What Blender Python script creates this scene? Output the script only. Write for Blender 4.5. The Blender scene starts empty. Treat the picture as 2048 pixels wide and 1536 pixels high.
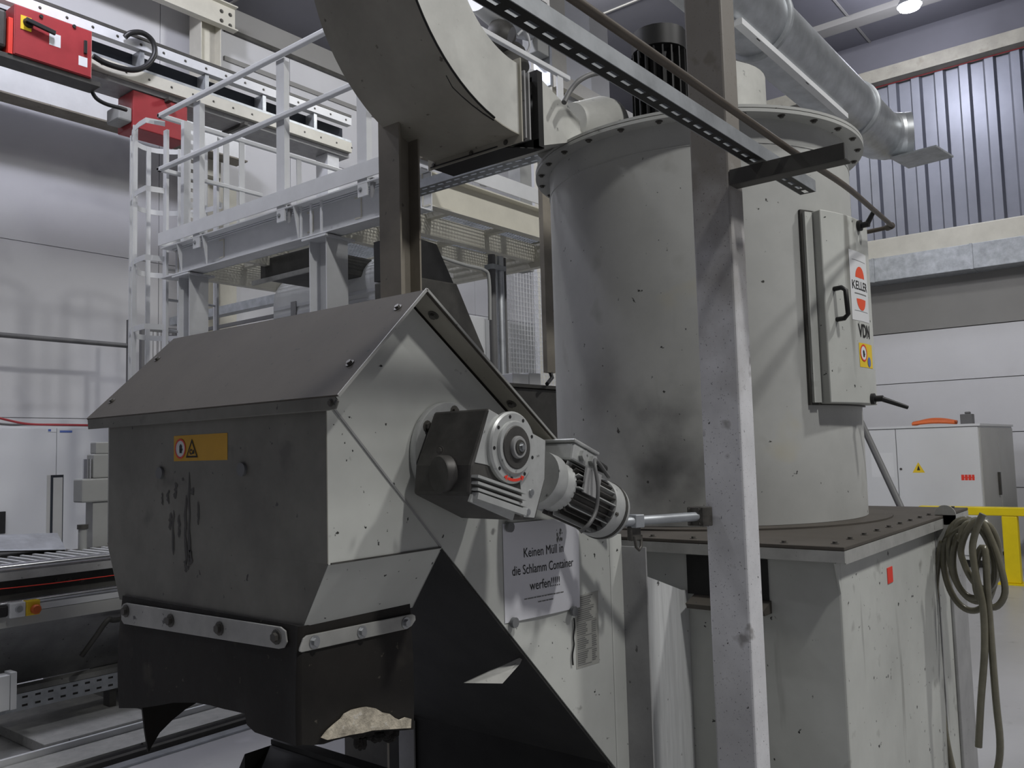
import bpy, bmesh, math, random
from mathutils import Vector, Matrix
random.seed(7)
S = bpy.context.scene
COL = S.collection
PI = math.pi

# ------------------------------------------------------------------ camera, world, lights, exposure
F = 1704.0; EYE = 1.6
def _n(v): return Vector(v).normalized()
_x = _n((1376, -97.6, -F))
_y = Vector((-2124, -190.7, -F)); _y = (_y - _x * _y.dot(_x)).normalized()
_z = _x.cross(_y)
RW = Matrix((_x, _y, _z))                 # world = RW @ camera axes
CAM = Vector((0, 0, EYE))
cd = bpy.data.cameras.new('camera'); cam = bpy.data.objects.new('camera', cd); COL.objects.link(cam)
cam.matrix_world = Matrix.Translation(CAM) @ RW.to_4x4()
cd.sensor_width = 36.0; cd.lens = F / 2048 * 36.0; cd.clip_start = 0.05; cd.clip_end = 200
S.camera = cam
S.view_settings.view_transform = 'Standard'; S.view_settings.look = 'None'
S.view_settings.exposure = 0.0; S.view_settings.gamma = 1.0
try: S.view_settings.use_curve_mapping = False
except Exception: pass
S.cycles.use_denoising = True
S.cycles.max_bounces = 8; S.cycles.diffuse_bounces = 4

W = bpy.data.worlds.new('world'); S.world = W; W.use_nodes = True
W.node_tree.nodes['Background'].inputs[0].default_value = (0.62, 0.68, 0.80, 1)
W.node_tree.nodes['Background'].inputs[1].default_value = 0.10

def lamp(name, loc, power, col=(1, 1, 1), size=0.18, spot=166):
    d = bpy.data.lights.new(name, 'SPOT' if spot else 'POINT'); d.energy = power; d.color = col; d.shadow_soft_size = size
    if spot: d.spot_size = math.radians(spot); d.spot_blend = .25
    o = bpy.data.objects.new(name, d); COL.objects.link(o); o.location = loc
    return o
WARM = (1.0, 0.99, 0.965); COOL = (0.88, 0.89, 1.0)
lamp('bay_light_key', (1.2, -3.0, 7.9), 900, WARM, 0.24)       # the bay lamp above the right of the aisle
lamp('bay_light_aisle', (5.2, -3.4, 7.9), 900, WARM, 0.24)
lamp('bay_light_side', (0.2, 4.9, 7.9), 210, (.95, .96, 1.0), 0.2)        # the bay lamp over the discharge side
lamp('bay_light_left', (3.3, 7.2, 8.15), 420, COOL, 0.25, 0)
lamp('fill_light_far_left', (0.2, 7.6, 8.0), 230, COOL, 0.25, 0)  # added fill lamp that brightens the lower left
lamp('fill_light_back', (9.0, 6.5, 8.0), 330, (1, 1, .97), 0.3, 0)  # added lamp to light the far walls
lamp('bay_light_right', (12.95, 2.84, 7.66), 120, COOL, 0.2, 0)

# ------------------------------------------------------------------ helpers
def ray(px, py): return RW @ Vector((px - 1024, -(py - 768), -F))
def at(px, py, X=None, Y=None, Z=None):
    """point on the plane X / Y / Z seen in the photograph at pixel px, py"""
    d = ray(px, py)
    i, v = (0, X) if X is not None else ((1, Y) if Y is not None else (2, Z))
    return CAM + d * ((v - CAM[i]) / d[i])

WORLD = {}
class MB:
    def __init__(s): s.v = []; s.f = []
    def add(s, vs, fs):
        k = len(s.v); s.v += [Vector(p) for p in vs]; s.f += [tuple(i + k for i in f) for f in fs]; return s
    def box(s, x0, x1, y0, y1, z0, z1):
        x0, x1 = min(x0, x1), max(x0, x1); y0, y1 = min(y0, y1), max(y0, y1); z0, z1 = min(z0, z1), max(z0, z1)
        return s.add([(x0,y0,z0),(x1,y0,z0),(x1,y1,z0),(x0,y1,z0),(x0,y0,z1),(x1,y0,z1),(x1,y1,z1),(x0,y1,z1)],
                     [(0,3,2,1),(4,5,6,7),(0,1,5,4),(1,2,6,5),(2,3,7,6),(3,0,4,7)])
    def obox(s, c, a, b, d):
        """box with centre c and half-axis vectors a, b, d"""
        c, a, b, d = Vector(c), Vector(a), Vector(b), Vector(d)
        if a.cross(b).dot(d) < 0: a = -a
        P = [c-a-b-d, c+a-b-d, c+a+b-d, c-a+b-d, c-a-b+d, c+a-b+d, c+a+b+d, c-a+b+d]
        return s.add(P, [(0,3,2,1),(4,5,6,7),(0,1,5,4),(1,2,6,5),(2,3,7,6),(3,0,4,7)])
    def bar(s, p, q, w, h, up=(0, 0, 1)):
        """rectangular bar from p to q, w wide sideways, h high"""
        p, q = Vector(p), Vector(q); a = (q - p); L = a.length; a = a / L
        up = Vector(up)
        if abs(a.dot(up)) > .99: up = Vector((0, 1, 0))
        sd = a.cross(up).normalized(); u = sd.cross(a).normalized()
        return s.obox((p + q) / 2, a * L / 2, sd * w / 2, u * h / 2)
    def sheet(s, pts, t):
        """flat polygon pts given thickness vector t"""
        n = len(pts); t = Vector(t); P = [Vector(p) for p in pts]
        nm = Vector((0, 0, 0))
        for i in range(n): nm += P[i].cross(P[(i + 1) % n])
        if nm.dot(t) > 0: P = P[::-1]
        return s.add(P + [p + t for p in P],
                     [tuple(range(n)), tuple(range(2*n-1, n-1, -1))] +
                     [(i, n + i, n + (i + 1) % n, (i + 1) % n) for i in range(n)])
    def prism(s, poly, axis, a, b):
        """2-D polygon extruded along axis from a to b; coordinates are the other two axes in order"""
        if axis == 'x': pts = [(a, u, v) for u, v in poly]; t = (b - a, 0, 0)
        elif axis == 'y': pts = [(u, a, v) for u, v in poly]; t = (0, b - a, 0)
        else: pts = [(u, v, a) for u, v in poly]; t = (0, 0, b - a)
        return s.sheet(pts, t)
    def frame(s, d):
        d = Vector(d).normalized(); u = Vector((0, 0, 1)) if abs(d.z) < .9 else Vector((1, 0, 0))
        a = d.cross(u).normalized(); return a, d.cross(a).normalized()
    def cyl(s, p, q, r0, r1=None, n=16, caps=True):
        p, q = Vector(p), Vector(q); r1 = r0 if r1 is None else r1
        a, b = s.frame(q - p)
        V = [p + (a * math.cos(2*PI*i/n) + b * math.sin(2*PI*i/n)) * r0 for i in range(n)] + \
            [q + (a * math.cos(2*PI*i/n) + b * math.sin(2*PI*i/n)) * r1 for i in range(n)]
        Fc = [(i, (i+1) % n, n + (i+1) % n, n + i) for i in range(n)]
        if caps: Fc += [tuple(range(n-1, -1, -1)), tuple(range(n, 2*n))]
        return s.add(V, Fc)
    def lathe(s, prof, o, d, n=32):
        """profile of (radius, distance along d)"""
        o = Vector(o); d = Vector(d).normalized(); a, b = s.frame(d); m = len(prof); V = []
        for r, h in prof:
            V += [o + d * h + (a * math.cos(2*PI*i/n) + b * math.sin(2*PI*i/n)) * r for i in range(n)]
        Fc = []
        for k in range(m - 1):
            Fc += [(k*n+i, k*n+(i+1) % n, (k+1)*n+(i+1) % n, (k+1)*n+i) for i in range(n)]
        Fc += [tuple(range(n-1, -1, -1)), tuple(range((m-1)*n, m*n))]
        return s.add(V, Fc)
    def tube(s, pts, r, n=8, closed=False):
        P = [Vector(p) for p in pts]; m = len(P); V = []
        t0 = (P[1] - P[0]).normalized(); a, b = s.frame(t0)
        for i in range(m):
            if closed: t = (P[(i+1) % m] - P[i-1]).normalized()
            else: t = (P[min(i+1, m-1)] - P[max(i-1, 0)]).normalized()
            a = (a - t * a.dot(t)).normalized(); b = t.cross(a)
            V += [P[i] + (a * math.cos(2*PI*k/n) + b * math.sin(2*PI*k/n)) * r for k in range(n)]
        Fc = []
        for i in range(m if closed else m - 1):
            j = (i + 1) % m
            Fc += [(i*n+k, i*n+(k+1) % n, j*n+(k+1) % n, j*n+k) for k in range(n)]
        if not closed: Fc += [tuple(range(n-1, -1, -1)), tuple(range((m-1)*n, m*n))]
        return s.add(V, Fc)
    def build(s, name, m, parent=None, smooth=None, bevel=0, label=None, kind=None, seg=2):
        off = WORLD.get(parent.name, Vector()) if parent else Vector()
        me = bpy.data.meshes.new(name)
        me.from_pydata([tuple(v - off) for v in s.v], [], s.f)
        me.materials.append(m); me.update()
        bm = bmesh.new(); bm.from_mesh(me); bmesh.ops.recalc_face_normals(bm, faces=bm.faces); bm.to_mesh(me); bm.free()
        if smooth:
            me.polygons.foreach_set('use_smooth', [True] * len(me.polygons))
            me.set_sharp_from_angle(angle=math.radians(smooth))
        o = bpy.data.objects.new(name, me); COL.objects.link(o)
        if parent: o.parent = parent
        WORLD[o.name] = off.copy()
        if bevel:
            b = o.modifiers.new('bevel', 'BEVEL'); b.width = bevel; b.segments = seg; b.limit_method = 'ANGLE'; b.angle_limit = .7
        if label: o['label'] = label
        if kind: o['kind'] = kind
        return o

def thing(name, label, cat, base, group=None, kind=None):
    o = bpy.data.objects.new(name, None); COL.objects.link(o); o.location = base; o.empty_display_size = .1
    WORLD[o.name] = Vector(base)
    if label: o['label'] = label
    if cat: o['category'] = cat
    if group: o['group'] = group
    if kind: o['kind'] = kind
    return o
def tag(o, label, cat, group=None):
    o['label'] = label; o['category'] = cat
    if group: o['group'] = group
    return o

def smooth_path(pts, k=6):
    P = [Vector(p) for p in pts]; out = []
    for i in range(len(P) - 1):
        p0, p1, p2, p3 = P[max(i-1, 0)], P[i], P[i+1], P[min(i+2, len(P)-1)]
        for j in range(k):
            t = j / k
            out.append(.5 * ((2*p1) + (p2-p0)*t + (2*p0-5*p1+4*p2-p3)*t*t + (3*p1-p0-3*p2+p3)*t**3))
    out.append(P[-1]); return out

# ---- materials
def mat(name, col, rough=.5, metal=0, var=.12, vs=3.0, specks=None, streak=None, bump=0, stretch=None, emit=None, spec=.4, stains=None, grime_shade=None):
    m = bpy.data.materials.new(name); m.use_nodes = True; nt = m.node_tree; N = nt.nodes; L = nt.links
    b = N['Principled BSDF']; b.inputs['Roughness'].default_value = rough; b.inputs['Metallic'].default_value = metal
    b.inputs['Specular IOR Level'].default_value = spec
    tc = N.new('ShaderNodeTexCoord'); vec = tc.outputs['Object']
    if stretch:
        mp = N.new('ShaderNodeMapping'); mp.inputs['Scale'].default_value = stretch; L.new(vec, mp.inputs[0]); svec = mp.outputs[0]
    else: svec = vec
    nz = N.new('ShaderNodeTexNoise'); nz.inputs['Scale'].default_value = vs; nz.inputs['Detail'].default_value = 7
    nz.inputs['Roughness'].default_value = .62; L.new(svec, nz.inputs['Vector'])
    rp = N.new('ShaderNodeValToRGB'); rp.color_ramp.elements[0].position = .32; rp.color_ramp.elements[1].position = .68
    lo = [max(0, c * (1 - var)) for c in col]; hi = [min(1, c * (1 + var)) for c in col]
    rp.color_ramp.elements[0].color = (*lo, 1); rp.color_ramp.elements[1].color = (*hi, 1)
    L.new(nz.outputs['Fac'], rp.inputs[0]); out = rp.outputs[0]
    def overlay(out, scale, thr, width, c, vector):
        n2 = N.new('ShaderNodeTexNoise'); n2.inputs['Scale'].default_value = scale; n2.inputs['Detail'].default_value = 3
        L.new(vector, n2.inputs['Vector'])
        mr = N.new('ShaderNodeMapRange'); mr.inputs['From Min'].default_value = thr; mr.inputs['From Max'].default_value = thr + width
        L.new(n2.outputs['Fac'], mr.inputs['Value'])
        mx = N.new('ShaderNodeMix'); mx.data_type = 'RGBA'; L.new(mr.outputs[0], mx.inputs['Factor'])
        L.new(out, mx.inputs[6]); mx.inputs[7].default_value = (*c, 1); return mx.outputs[2]
    if streak:      # (scale, threshold, width, colour): dirt runs, drawn out downwards
        mp2 = N.new('ShaderNodeMapping'); mp2.inputs['Scale'].default_value = (1, 1, .12); L.new(vec, mp2.inputs[0])
        out = overlay(out, streak[0], streak[1], streak[2], streak[3], mp2.outputs[0])
    if specks:      # list of (scale, threshold, width, colour)
        for sp in specks: out = overlay(out, sp[0], sp[1], sp[2], sp[3], vec)
    if stains:      # (centre, radius, stretch, colour, strength): soot patches with ragged edges
        for ce, ra, st, c, stg in stains:
            vm = N.new('ShaderNodeVectorMath'); vm.operation = 'SUBTRACT'; L.new(vec, vm.inputs[0]); vm.inputs[1].default_value = ce
            v2 = N.new('ShaderNodeVectorMath'); v2.operation = 'MULTIPLY'; L.new(vm.outputs[0], v2.inputs[0]); v2.inputs[1].default_value = st
            v3 = N.new('ShaderNodeVectorMath'); v3.operation = 'LENGTH'; L.new(v2.outputs[0], v3.inputs[0])
            n3 = N.new('ShaderNodeTexNoise'); n3.inputs['Scale'].default_value = 7; n3.inputs['Detail'].default_value = 6; L.new(vec, n3.inputs['Vector'])
            ad = N.new('ShaderNodeMath'); ad.operation = 'MULTIPLY_ADD'; L.new(n3.outputs['Fac'], ad.inputs[0]); ad.inputs[1].default_value = ra * 1.3; L.new(v3.outputs['Value'], ad.inputs[2])
            mr = N.new('ShaderNodeMapRange'); mr.interpolation_type = 'SMOOTHSTEP'
            mr.inputs['From Min'].default_value = ra * 1.75; mr.inputs['From Max'].default_value = ra * .6
            mr.inputs['To Min'].default_value = 0; mr.inputs['To Max'].default_value = stg; L.new(ad.outputs[0], mr.inputs['Value'])
            mx = N.new('ShaderNodeMix'); mx.data_type = 'RGBA'; L.new(mr.outputs[0], mx.inputs['Factor']); L.new(out, mx.inputs[6]); mx.inputs[7].default_value = (*c, 1); out = mx.outputs[2]
    if grime_shade:       # (z from, z to, colour, strength): brown dirt and painted shade, stronger upwards
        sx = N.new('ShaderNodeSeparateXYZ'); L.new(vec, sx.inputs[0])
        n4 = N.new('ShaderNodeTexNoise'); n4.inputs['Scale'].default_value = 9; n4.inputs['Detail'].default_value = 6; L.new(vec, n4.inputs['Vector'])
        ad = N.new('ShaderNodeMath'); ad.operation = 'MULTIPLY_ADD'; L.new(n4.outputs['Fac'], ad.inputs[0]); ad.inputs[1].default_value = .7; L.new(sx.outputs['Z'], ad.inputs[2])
        mr = N.new('ShaderNodeMapRange'); mr.inputs['From Min'].default_value = grime_shade[0] + .35; mr.inputs['From Max'].default_value = grime_shade[1] + .35
        mr.inputs['To Max'].default_value = grime_shade[3]; L.new(ad.outputs[0], mr.inputs['Value'])
        mx = N.new('ShaderNodeMix'); mx.data_type = 'RGBA'; L.new(mr.outputs[0], mx.inputs['Factor']); L.new(out, mx.inputs[6]); mx.inputs[7].default_value = (*grime_shade[2], 1); out = mx.outputs[2]
    L.new(out, b.inputs['Base Color'])
    if bump:
        bp = N.new('ShaderNodeBump'); bp.inputs['Strength'].default_value = bump; bp.inputs['Distance'].default_value = .01
        L.new(nz.outputs['Fac'], bp.inputs['Height']); L.new(bp.outputs[0], b.inputs['Normal'])
    if emit:
        b.inputs['Emission Color'].default_value = (*emit[0], 1); b.inputs['Emission Strength'].default_value = emit[1]
    return m
DK = (.03, .03, .028)
M = {}
M['paint'] = mat('grey_machine_paint', (.50, .51, .48), .5, var=.14, vs=2.2, specks=[(42, .70, .03, DK), (9, .66, .12, (.24, .24, .22))], streak=(13, .66, .12, (.27, .27, .25)))
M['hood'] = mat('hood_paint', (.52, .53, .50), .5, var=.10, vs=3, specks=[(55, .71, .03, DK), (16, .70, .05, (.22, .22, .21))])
M['hood_left'] = mat('grimy_shaded_hood_paint', (.20, .196, .172), .55, var=.22, vs=5, specks=[(60, .70, .04, (.08, .08, .075)), (12, .64, .1, (.15, .145, .13))])  # hood paint darkened for its shaded side, with grime mottling
M['dust'] = mat('dust_coated_steel', (.078, .069, .058), .75, var=.12, vs=5, specks=[(70, .68, .05, (.05, .05, .045))])
M['tan'] = mat('tan_duct_paint', (.34, .325, .275), .5, var=.18, vs=3, specks=[(30, .69, .05, (.12, .11, .09)), (4, .62, .15, (.26, .24, .19))])  # browner and darker than the plain duct paint
M['duct'] = mat('duct_paint', (.50, .50, .47), .45, var=.16, vs=4, specks=[(30, .68, .06, (.2, .2, .19)), (6, .6, .15, (.38, .38, .36))])
M['cyl'] = mat('vessel_paint', (.46, .465, .445), .5, var=.12, vs=2.5, specks=[(38, .72, .03, (.05, .05, .045)), (5, .64, .15, (.33, .33, .30)), (3.2, .66, .14, (.50, .47, .36))], stains=[((-.52, -.12, .22), .20, (1, 1.2, .55), (.06, .06, .062), .85), ((-.56, .12, .45), .16, (1, 1, .6), (.16, .155, .14), .5)], streak=(8, .68, .15, (.30, .30, .28)))
M['post'] = mat('speckled_post_paint', (.68, .68, .70), .5, grime_shade=(1.75, 2.3, (.17, .15, .12), .85), var=.12, vs=7, specks=[(210, .66, .04, (.20, .20, .22)), (75, .70, .03, (.06, .06, .06)), (14, .66, .08, (.34, .33, .33))])  # brown dirt and painted duct shade darken the upper post
M['column'] = mat('brown_grey_column_paint', (.22, .20, .165), .55, var=.2, vs=4, specks=[(24, .68, .06, (.08, .07, .06))], streak=(9, .6, .2, (.13, .115, .095)))
M['brown'] = mat('brown_primer', (.085, .07, .055), .5, var=.2, vs=9)
M['plate'] = mat('brushed_white_plate', (.60, .61, .61), .5, var=.14, vs=6, stretch=(9, 9, .7), specks=[(40, .72, .03, (.1, .1, .1))])
M['white'] = mat('white_steel_paint', (.66, .67, .68), .4, var=.06, vs=4)
M['cream'] = mat('cream_steel_paint', (.62, .60, .52), .45, var=.08, vs=3)
M['greyst'] = mat('grey_steel', (.30, .30, .30), .45, var=.15, vs=8, specks=[(40, .68, .06, (.1, .1, .1))])
M['dark'] = mat('dark_steel', (.055, .053, .048), .5, var=.25, vs=8)
M['black'] = mat('black_plastic', (.018, .018, .018), .45, var=.2, vs=10)
M['rubber'] = mat('worn_black_rubber', (.014, .012, .010), .7, var=.35, vs=6, specks=[(8, .63, .12, (.055, .048, .038)), (50, .70, .05, (.08, .07, .055))], bump=.3)
M['torn'] = mat('torn_fabric_backing', (.50, .45, .36), .85, var=.45, vs=30, specks=[(60, .62, .05, (.62, .58, .50)), (25, .64, .06, (.14, .11, .08))], bump=.8)
M['sludge'] = mat('black_sludge', (.016, .014, .012), .8, var=.5, vs=30, bump=1.0)
M['under'] = mat('sludge_and_shade_black', (.020, .020, .019), .65, var=.4, vs=6)  # black of sludge, also painted shade on the trough underside
M['galv'] = mat('galvanised_steel', (.50, .52, .54), .42, .85, var=.16, vs=9)
M['galvd'] = mat('dull_galvanised_steel', (.42, .44, .46), .5, .6, var=.2, vs=10)
M['zinc'] = mat('zinc_bolt', (.40, .41, .42), .35, .8, var=.15, vs=40)
M['boltd'] = mat('dirty_bolt', (.10, .095, .085), .5, .3, var=.3, vs=40)
M['alu'] = mat('cast_aluminium', (.50, .51, .50), .42, .35, var=.14, vs=14, specks=[(40, .68, .06, (.15, .15, .15))])
M['aludk'] = mat('dark_cast_aluminium', (.075, .072, .068), .5, .3, var=.3, vs=14)  # much darker variant of the cast aluminium
M['steelpl'] = mat('bare_steel', (.45, .45, .45), .35, .7, var=.15, vs=20)
M['strap'] = mat('strap_steel', (.40, .40, .38), .5, .2, var=.14, vs=14, specks=[(40, .7, .04, (.1, .1, .1))])
M['paper'] = mat('white_paper', (.74, .74, .78), .8, var=.03, vs=6)
M['datalab'] = mat('printed_silver_label', (.36, .36, .33), .6, var=.05, vs=9)
M['ink'] = mat('black_ink', (.02, .02, .02), .7, var=0)
M['inkgrey'] = mat('grey_ink', (.16, .16, .155), .7, var=0)
M['yellow'] = mat('warning_yellow', (.66, .36, .015), .5, var=.06, vs=12)
M['yellow2'] = mat('label_yellow', (.80, .56, .03), .5, var=.05, vs=12)
M['yrail'] = mat('yellow_guard_rail_paint', (.80, .62, .01), .4, var=.06, vs=5)
M['red'] = mat('red_box_paint', (.34, .040, .045), .4, var=.1, vs=5)
M['redm'] = mat('red_marking', (.75, .05, .03), .5, var=.04)
M['redo'] = mat('logo_red_orange', (.80, .10, .04), .5, var=.03)
M['labwhite'] = mat('white_label', (.72, .73, .74), .5, var=.02)
M['blue'] = mat('blue_symbol', (.10, .16, .42), .5, var=.02)
M['magnet'] = mat('grey_magnet', (.17, .175, .18), .5, var=.08)
M['hose'] = mat('translucent_brown_hose', (.15, .14, .10), .25, var=.25, vs=9, spec=.6)
M['cable'] = mat('grey_cable', (.13, .13, .13), .5, var=.1)
M['orange'] = mat('orange_cable', (.60, .13, .03), .5, var=.12)
M['wallw'] = mat('white_wall_panel', (.62, .62, .64), .6, var=.05, vs=.7, specks=[(1.3, .62, .2, (.50, .50, .53))])
M['cabinet'] = mat('light_grey_cabinet', (.66, .67, .68), .4, var=.03, vs=1)
M['cabside'] = mat('cabinet_side_panel', (.47, .47, .45), .45, var=.05, vs=2)
M['floor'] = mat('polished_concrete', (.40, .40, .41), .35, var=.10, vs=.8, specks=[(6, .66, .1, (.30, .30, .31)), (2.2, .66, .1, (.46, .46, .47))])
M['ceil'] = mat('ceiling_sheet', (.15, .15, .175), .6, var=.08, vs=.6)
M['corr'] = mat('corrugated_sheet', (.24, .25, .29), .46, .5, var=.10, vs=1.5)
M['duskgrey'] = mat('grey_band_paint', (.27, .265, .255), .6, var=.06, vs=1)
M['machw'] = mat('curved_machine_cover', (.74, .75, .74), .4, var=.05, vs=3)
M['machg'] = mat('grey_machine_casting', (.33, .335, .325), .5, var=.08, vs=3)
M['chrome'] = mat('chromed_rail', (.62, .63, .65), .22, .9, var=.1, vs=10)
M['lampglow'] = mat('lamp_glow', (.9, .9, .95), .4, var=0, emit=((.90, .92, 1.0), 30))
M['glass'] = mat('smoked_panel', (.035, .04, .05), .15, var=.1)

# ---- shared bolt meshes
def _boltmesh(name, washer=True):
    mb = MB()
    if washer: mb.cyl((0, 0, 0), (0, 0, .12), 1.0, n=12)
    mb.cyl((0, 0, .10), (0, 0, .62), .62, n=6)
    me = bpy.data.meshes.new(name); me.from_pydata([tuple(v) for v in mb.v], [], mb.f); me.update(); return me
BOLT = {}
def bolt(parent, pos, nrm, size, m='zinc', name='bolt', twist=0):
    key = m
    if key not in BOLT:
        BOLT[key] = _boltmesh('bolt_' + m); BOLT[key].materials.append(M[m])
    o = bpy.data.objects.new(name, BOLT[key]); COL.objects.link(o)
    q = Vector(nrm).normalized().to_track_quat('Z', 'Y')
    o.rotation_mode = 'QUATERNION'; o.rotation_quaternion = q
    o.location = Vector(pos) - WORLD[parent.name]; o.scale = (size, size, size); o.parent = parent
    WORLD[o.name] = Vector(pos)
    return o

# ---- text as flat real lettering
def text2d(body, bold=0.0):
    c = bpy.data.curves.new('t', 'FONT'); c.body = body; c.size = 1; c.align_x = 'CENTER'; c.offset = bold; c.resolution_u = 3
    o = bpy.data.objects.new('t', c); COL.objects.link(o)
    me = o.evaluated_get(bpy.context.evaluated_depsgraph_get()).to_mesh()
    v = [(p.co.x, p.co.y) for p in me.vertices]; f = [tuple(p.vertices) for p in me.polygons]
    o.to_mesh_clear(); bpy.data.objects.remove(o); bpy.data.curves.remove(c)
    xs = [p[0] for p in v]; ys = [p[1] for p in v]
    return v, f, (min(xs), max(xs), min(ys), max(ys))
def lettering(mb, body, fn, u, v, width=None, height=None, bold=0.0):
    """adds body centred on u,v (2-D label coordinates in metres), fn maps label coordinates to a point"""
    V, Fc, (x0, x1, y0, y1) = text2d(body, bold)
    capH = .70
    sx = width / (x1 - x0) if width else None
    sy = height / capH if height else sx
    if sx is None: sx = sy
    mb.add([fn(u + (a - (x0 + x1) / 2) * sx, v + b * sy) for a, b in V], Fc)
def disc2(mb, fn, cu, cv, r, r_in=0, n=24, a0=0, a1=2 * PI):
    pts = [a0 + (a1 - a0) * i / n for i in range(n + 1)]
    if r_in == 0:
        mb.add([fn(cu, cv)] + [fn(cu + r * math.cos(a), cv + r * math.sin(a)) for a in pts], [(0, i + 1, i + 2) for i in range(n)])
    else:
        mb.add([fn(cu + q * math.cos(a), cv + q * math.sin(a)) for a in pts for q in (r, r_in)],
               [(2*i, 2*i+2, 2*i+3, 2*i+1) for i in range(n)])
def poly2(mb, fn, pts): mb.add([fn(a, b) for a, b in pts], [tuple(range(len(pts)))])
def grid2(mb, fn, u0, u1, v0, v1, nu=1, nv=1):
    V = [fn(u0 + (u1 - u0) * i / nu, v0 + (v1 - v0) * j / nv) for j in range(nv + 1) for i in range(nu + 1)]
    mb.add(V, [(j*(nu+1)+i, j*(nu+1)+i+1, (j+1)*(nu+1)+i+1, (j+1)*(nu+1)+i) for j in range(nv) for i in range(nu)])
def hand2(mb, fn, cu, cv, s):
    poly2(mb, fn, [(cu-.45*s, cv-.9*s), (cu+.45*s, cv-.9*s), (cu+.5*s, cv), (cu-.5*s, cv)])
    for k, h in ((-.4, .7), (-.13, .95), (.14, .9), (.41, .65)):
        poly2(mb, fn, [(cu+(k-.1)*s, cv), (cu+(k+.1)*s, cv), (cu+(k+.1)*s, cv+h*s), (cu+(k-.1)*s, cv+h*s)])
    poly2(mb, fn, [(cu+.5*s, cv-.5*s), (cu+.85*s, cv-.05*s), (cu+.72*s, cv+.05*s), (cu+.45*s, cv-.2*s)])

# ------------------------------------------------------------------ the hall
RX, LY, CZ = 15.0, 11.0, 8.4                  # right wall, left wall, ceiling
def struct(mb, name, m, **k): return mb.build(name, M[m], kind='structure', **k)
struct(MB().box(-9, RX + .3, -9, LY + .3, -.1, 0), 'floor', 'floor')
struct(MB().box(-9, RX + .3, -9, LY + .3, CZ, CZ + .1), 'ceiling', 'ceil')
wl = struct(MB().box(-9, RX, LY + .02, LY + .3, 0, CZ), 'wall_left', 'wallw')
for i in range(9):                             # sandwich panels of the left wall, joints recessed
    for z0, z1 in ((0.0, 2.15), (2.16, 4.3), (4.31, 6.45), (6.46, CZ)):
        if i < 2: continue
        MB().box(-5 + i * 2.2, -5 + i * 2.2 + 2.19, LY, LY + .02, z0, z1).build('wall_panel', M['wallw'], wl)
struct(MB().box(-9.2, -9, -9, LY + .3, 0, CZ), 'wall_near', 'ceil')
struct(MB().box(-9, RX, -9.2, -9, 0, CZ), 'wall_rear', 'ceil')
# right wall: white panels below, cream ledge, grey galvanised trunking, corrugated sheet above
zlt = 4.93; zgt = 4.60; zgb = 4.21; zsh = 3.39
wr = struct(MB().box(RX + .1, RX + .3, -9, LY + .3, 0, CZ), 'wall_right', 'wallw')
zz = [0.0, .85, 1.70, 2.55, 3.39]
for k in range(4):
    for j in range(4):
        y0 = -8.9 + j * 5.0
        MB().box(RX, RX + .1, y0, y0 + 4.99, zz[k], zz[k + 1] - .012).build('wall_panel', M['wallw'], wr)
MB().box(RX - .02, RX + .1, -9, LY, zsh, zgb + .1).build('shade_band', M['duskgrey'], wr)  # grey painted for the shaded wall below the trunking
# corrugated cladding, trapezoid profile running up the wall
mb = MB(); P = []
y = -6.0; pitch = .36
while y < LY:
    P += [(y, RX), (y + .17, RX), (y + .205, RX - .07), (y + .325, RX - .07)]; y += pitch
V = [(x, yy, z) for yy, x in P for z in (zlt - .05, CZ - .78)]
mb.add(V, [(2*i, 2*i+2, 2*i+3, 2*i+1) for i in range(len(P) - 1)])
mb.build('corrugated_cladding', M['corr'], wr)
struct(MB().box(RX - .35, RX + .1, -9, LY, zgt - .05, zlt), 'trim_1', 'cream', bevel=.02)
struct(MB().box(RX - .30, RX + .1, -9, LY, CZ - .80, CZ - .58), 'trim_2', 'tan')
struct(MB().box(RX - .12, RX + .1, -9, LY, CZ - .58, CZ), 'trim_3', 'ceil')
struct(MB().box(RX - .09, RX - .075, -9, LY, CZ - .815, CZ - .80), 'trim_4', 'red')
for i, xx in enumerate((3.0, 7.0, 11.0)):
    struct(MB().box(xx, xx + .03, -9, LY, CZ - .02, CZ), 'trim_%d' % (5 + i), 'duskgrey')
struct(MB().box(-9, RX, 3.9, 3.93, CZ - .02, CZ), 'trim_8', 'duskgrey')
struct(MB().box(13.7, 14.0, -2.5, 6, CZ - .10, CZ), 'trim_9', 'duskgrey')
# galvanised trunking running along the right wall, in lengths with cover straps
tr = thing('cable_trunking', 'long grey galvanised cable trunking running along the right wall below the cream ledge', 'trunking', (RX - .3, 1, zgb))
yy = [-9, -4, -.6, 1.45, 2.55, 4.0, 6.5, LY - .1]
for a, b in zip(yy, yy[1:]):
    MB().box(RX - .45, RX - .021, a + .008, b - .008, zgb, zgt).build('trunking_length', M['galvd'], tr, bevel=.006)
for a in yy[1:-1]:
    MB().box(RX - .46, RX - .0205, a - .02, a + .02, zgb - .005, zgt + .005).build('cover_strap', M['galvd'], tr)
# bay lamp in view
lf = thing('bay_lamp', 'lit high bay lamp hanging from the dark ceiling at upper right', 'lamp', (12.95, 2.84, CZ))
MB().cyl((12.95, 2.84, 8.4), (12.95, 2.84, 8.12), .02, n=8).build('hanger', M['dark'], lf)
MB().lathe([(.06, 0), (.09, -.08), (.16, -.22), (.17, -.25)], (12.95, 2.84, 8.12), (0, 0, 1), 20).build('lamp_housing', M['galvd'], lf, smooth=40)
MB().lathe([(.15, 0), (.14, -.04), (.05, -.06)], (12.95, 2.84, 7.868), (0, 0, 1), 20).build('lamp_lens', M['lampglow'], lf, smooth=50)

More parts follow.
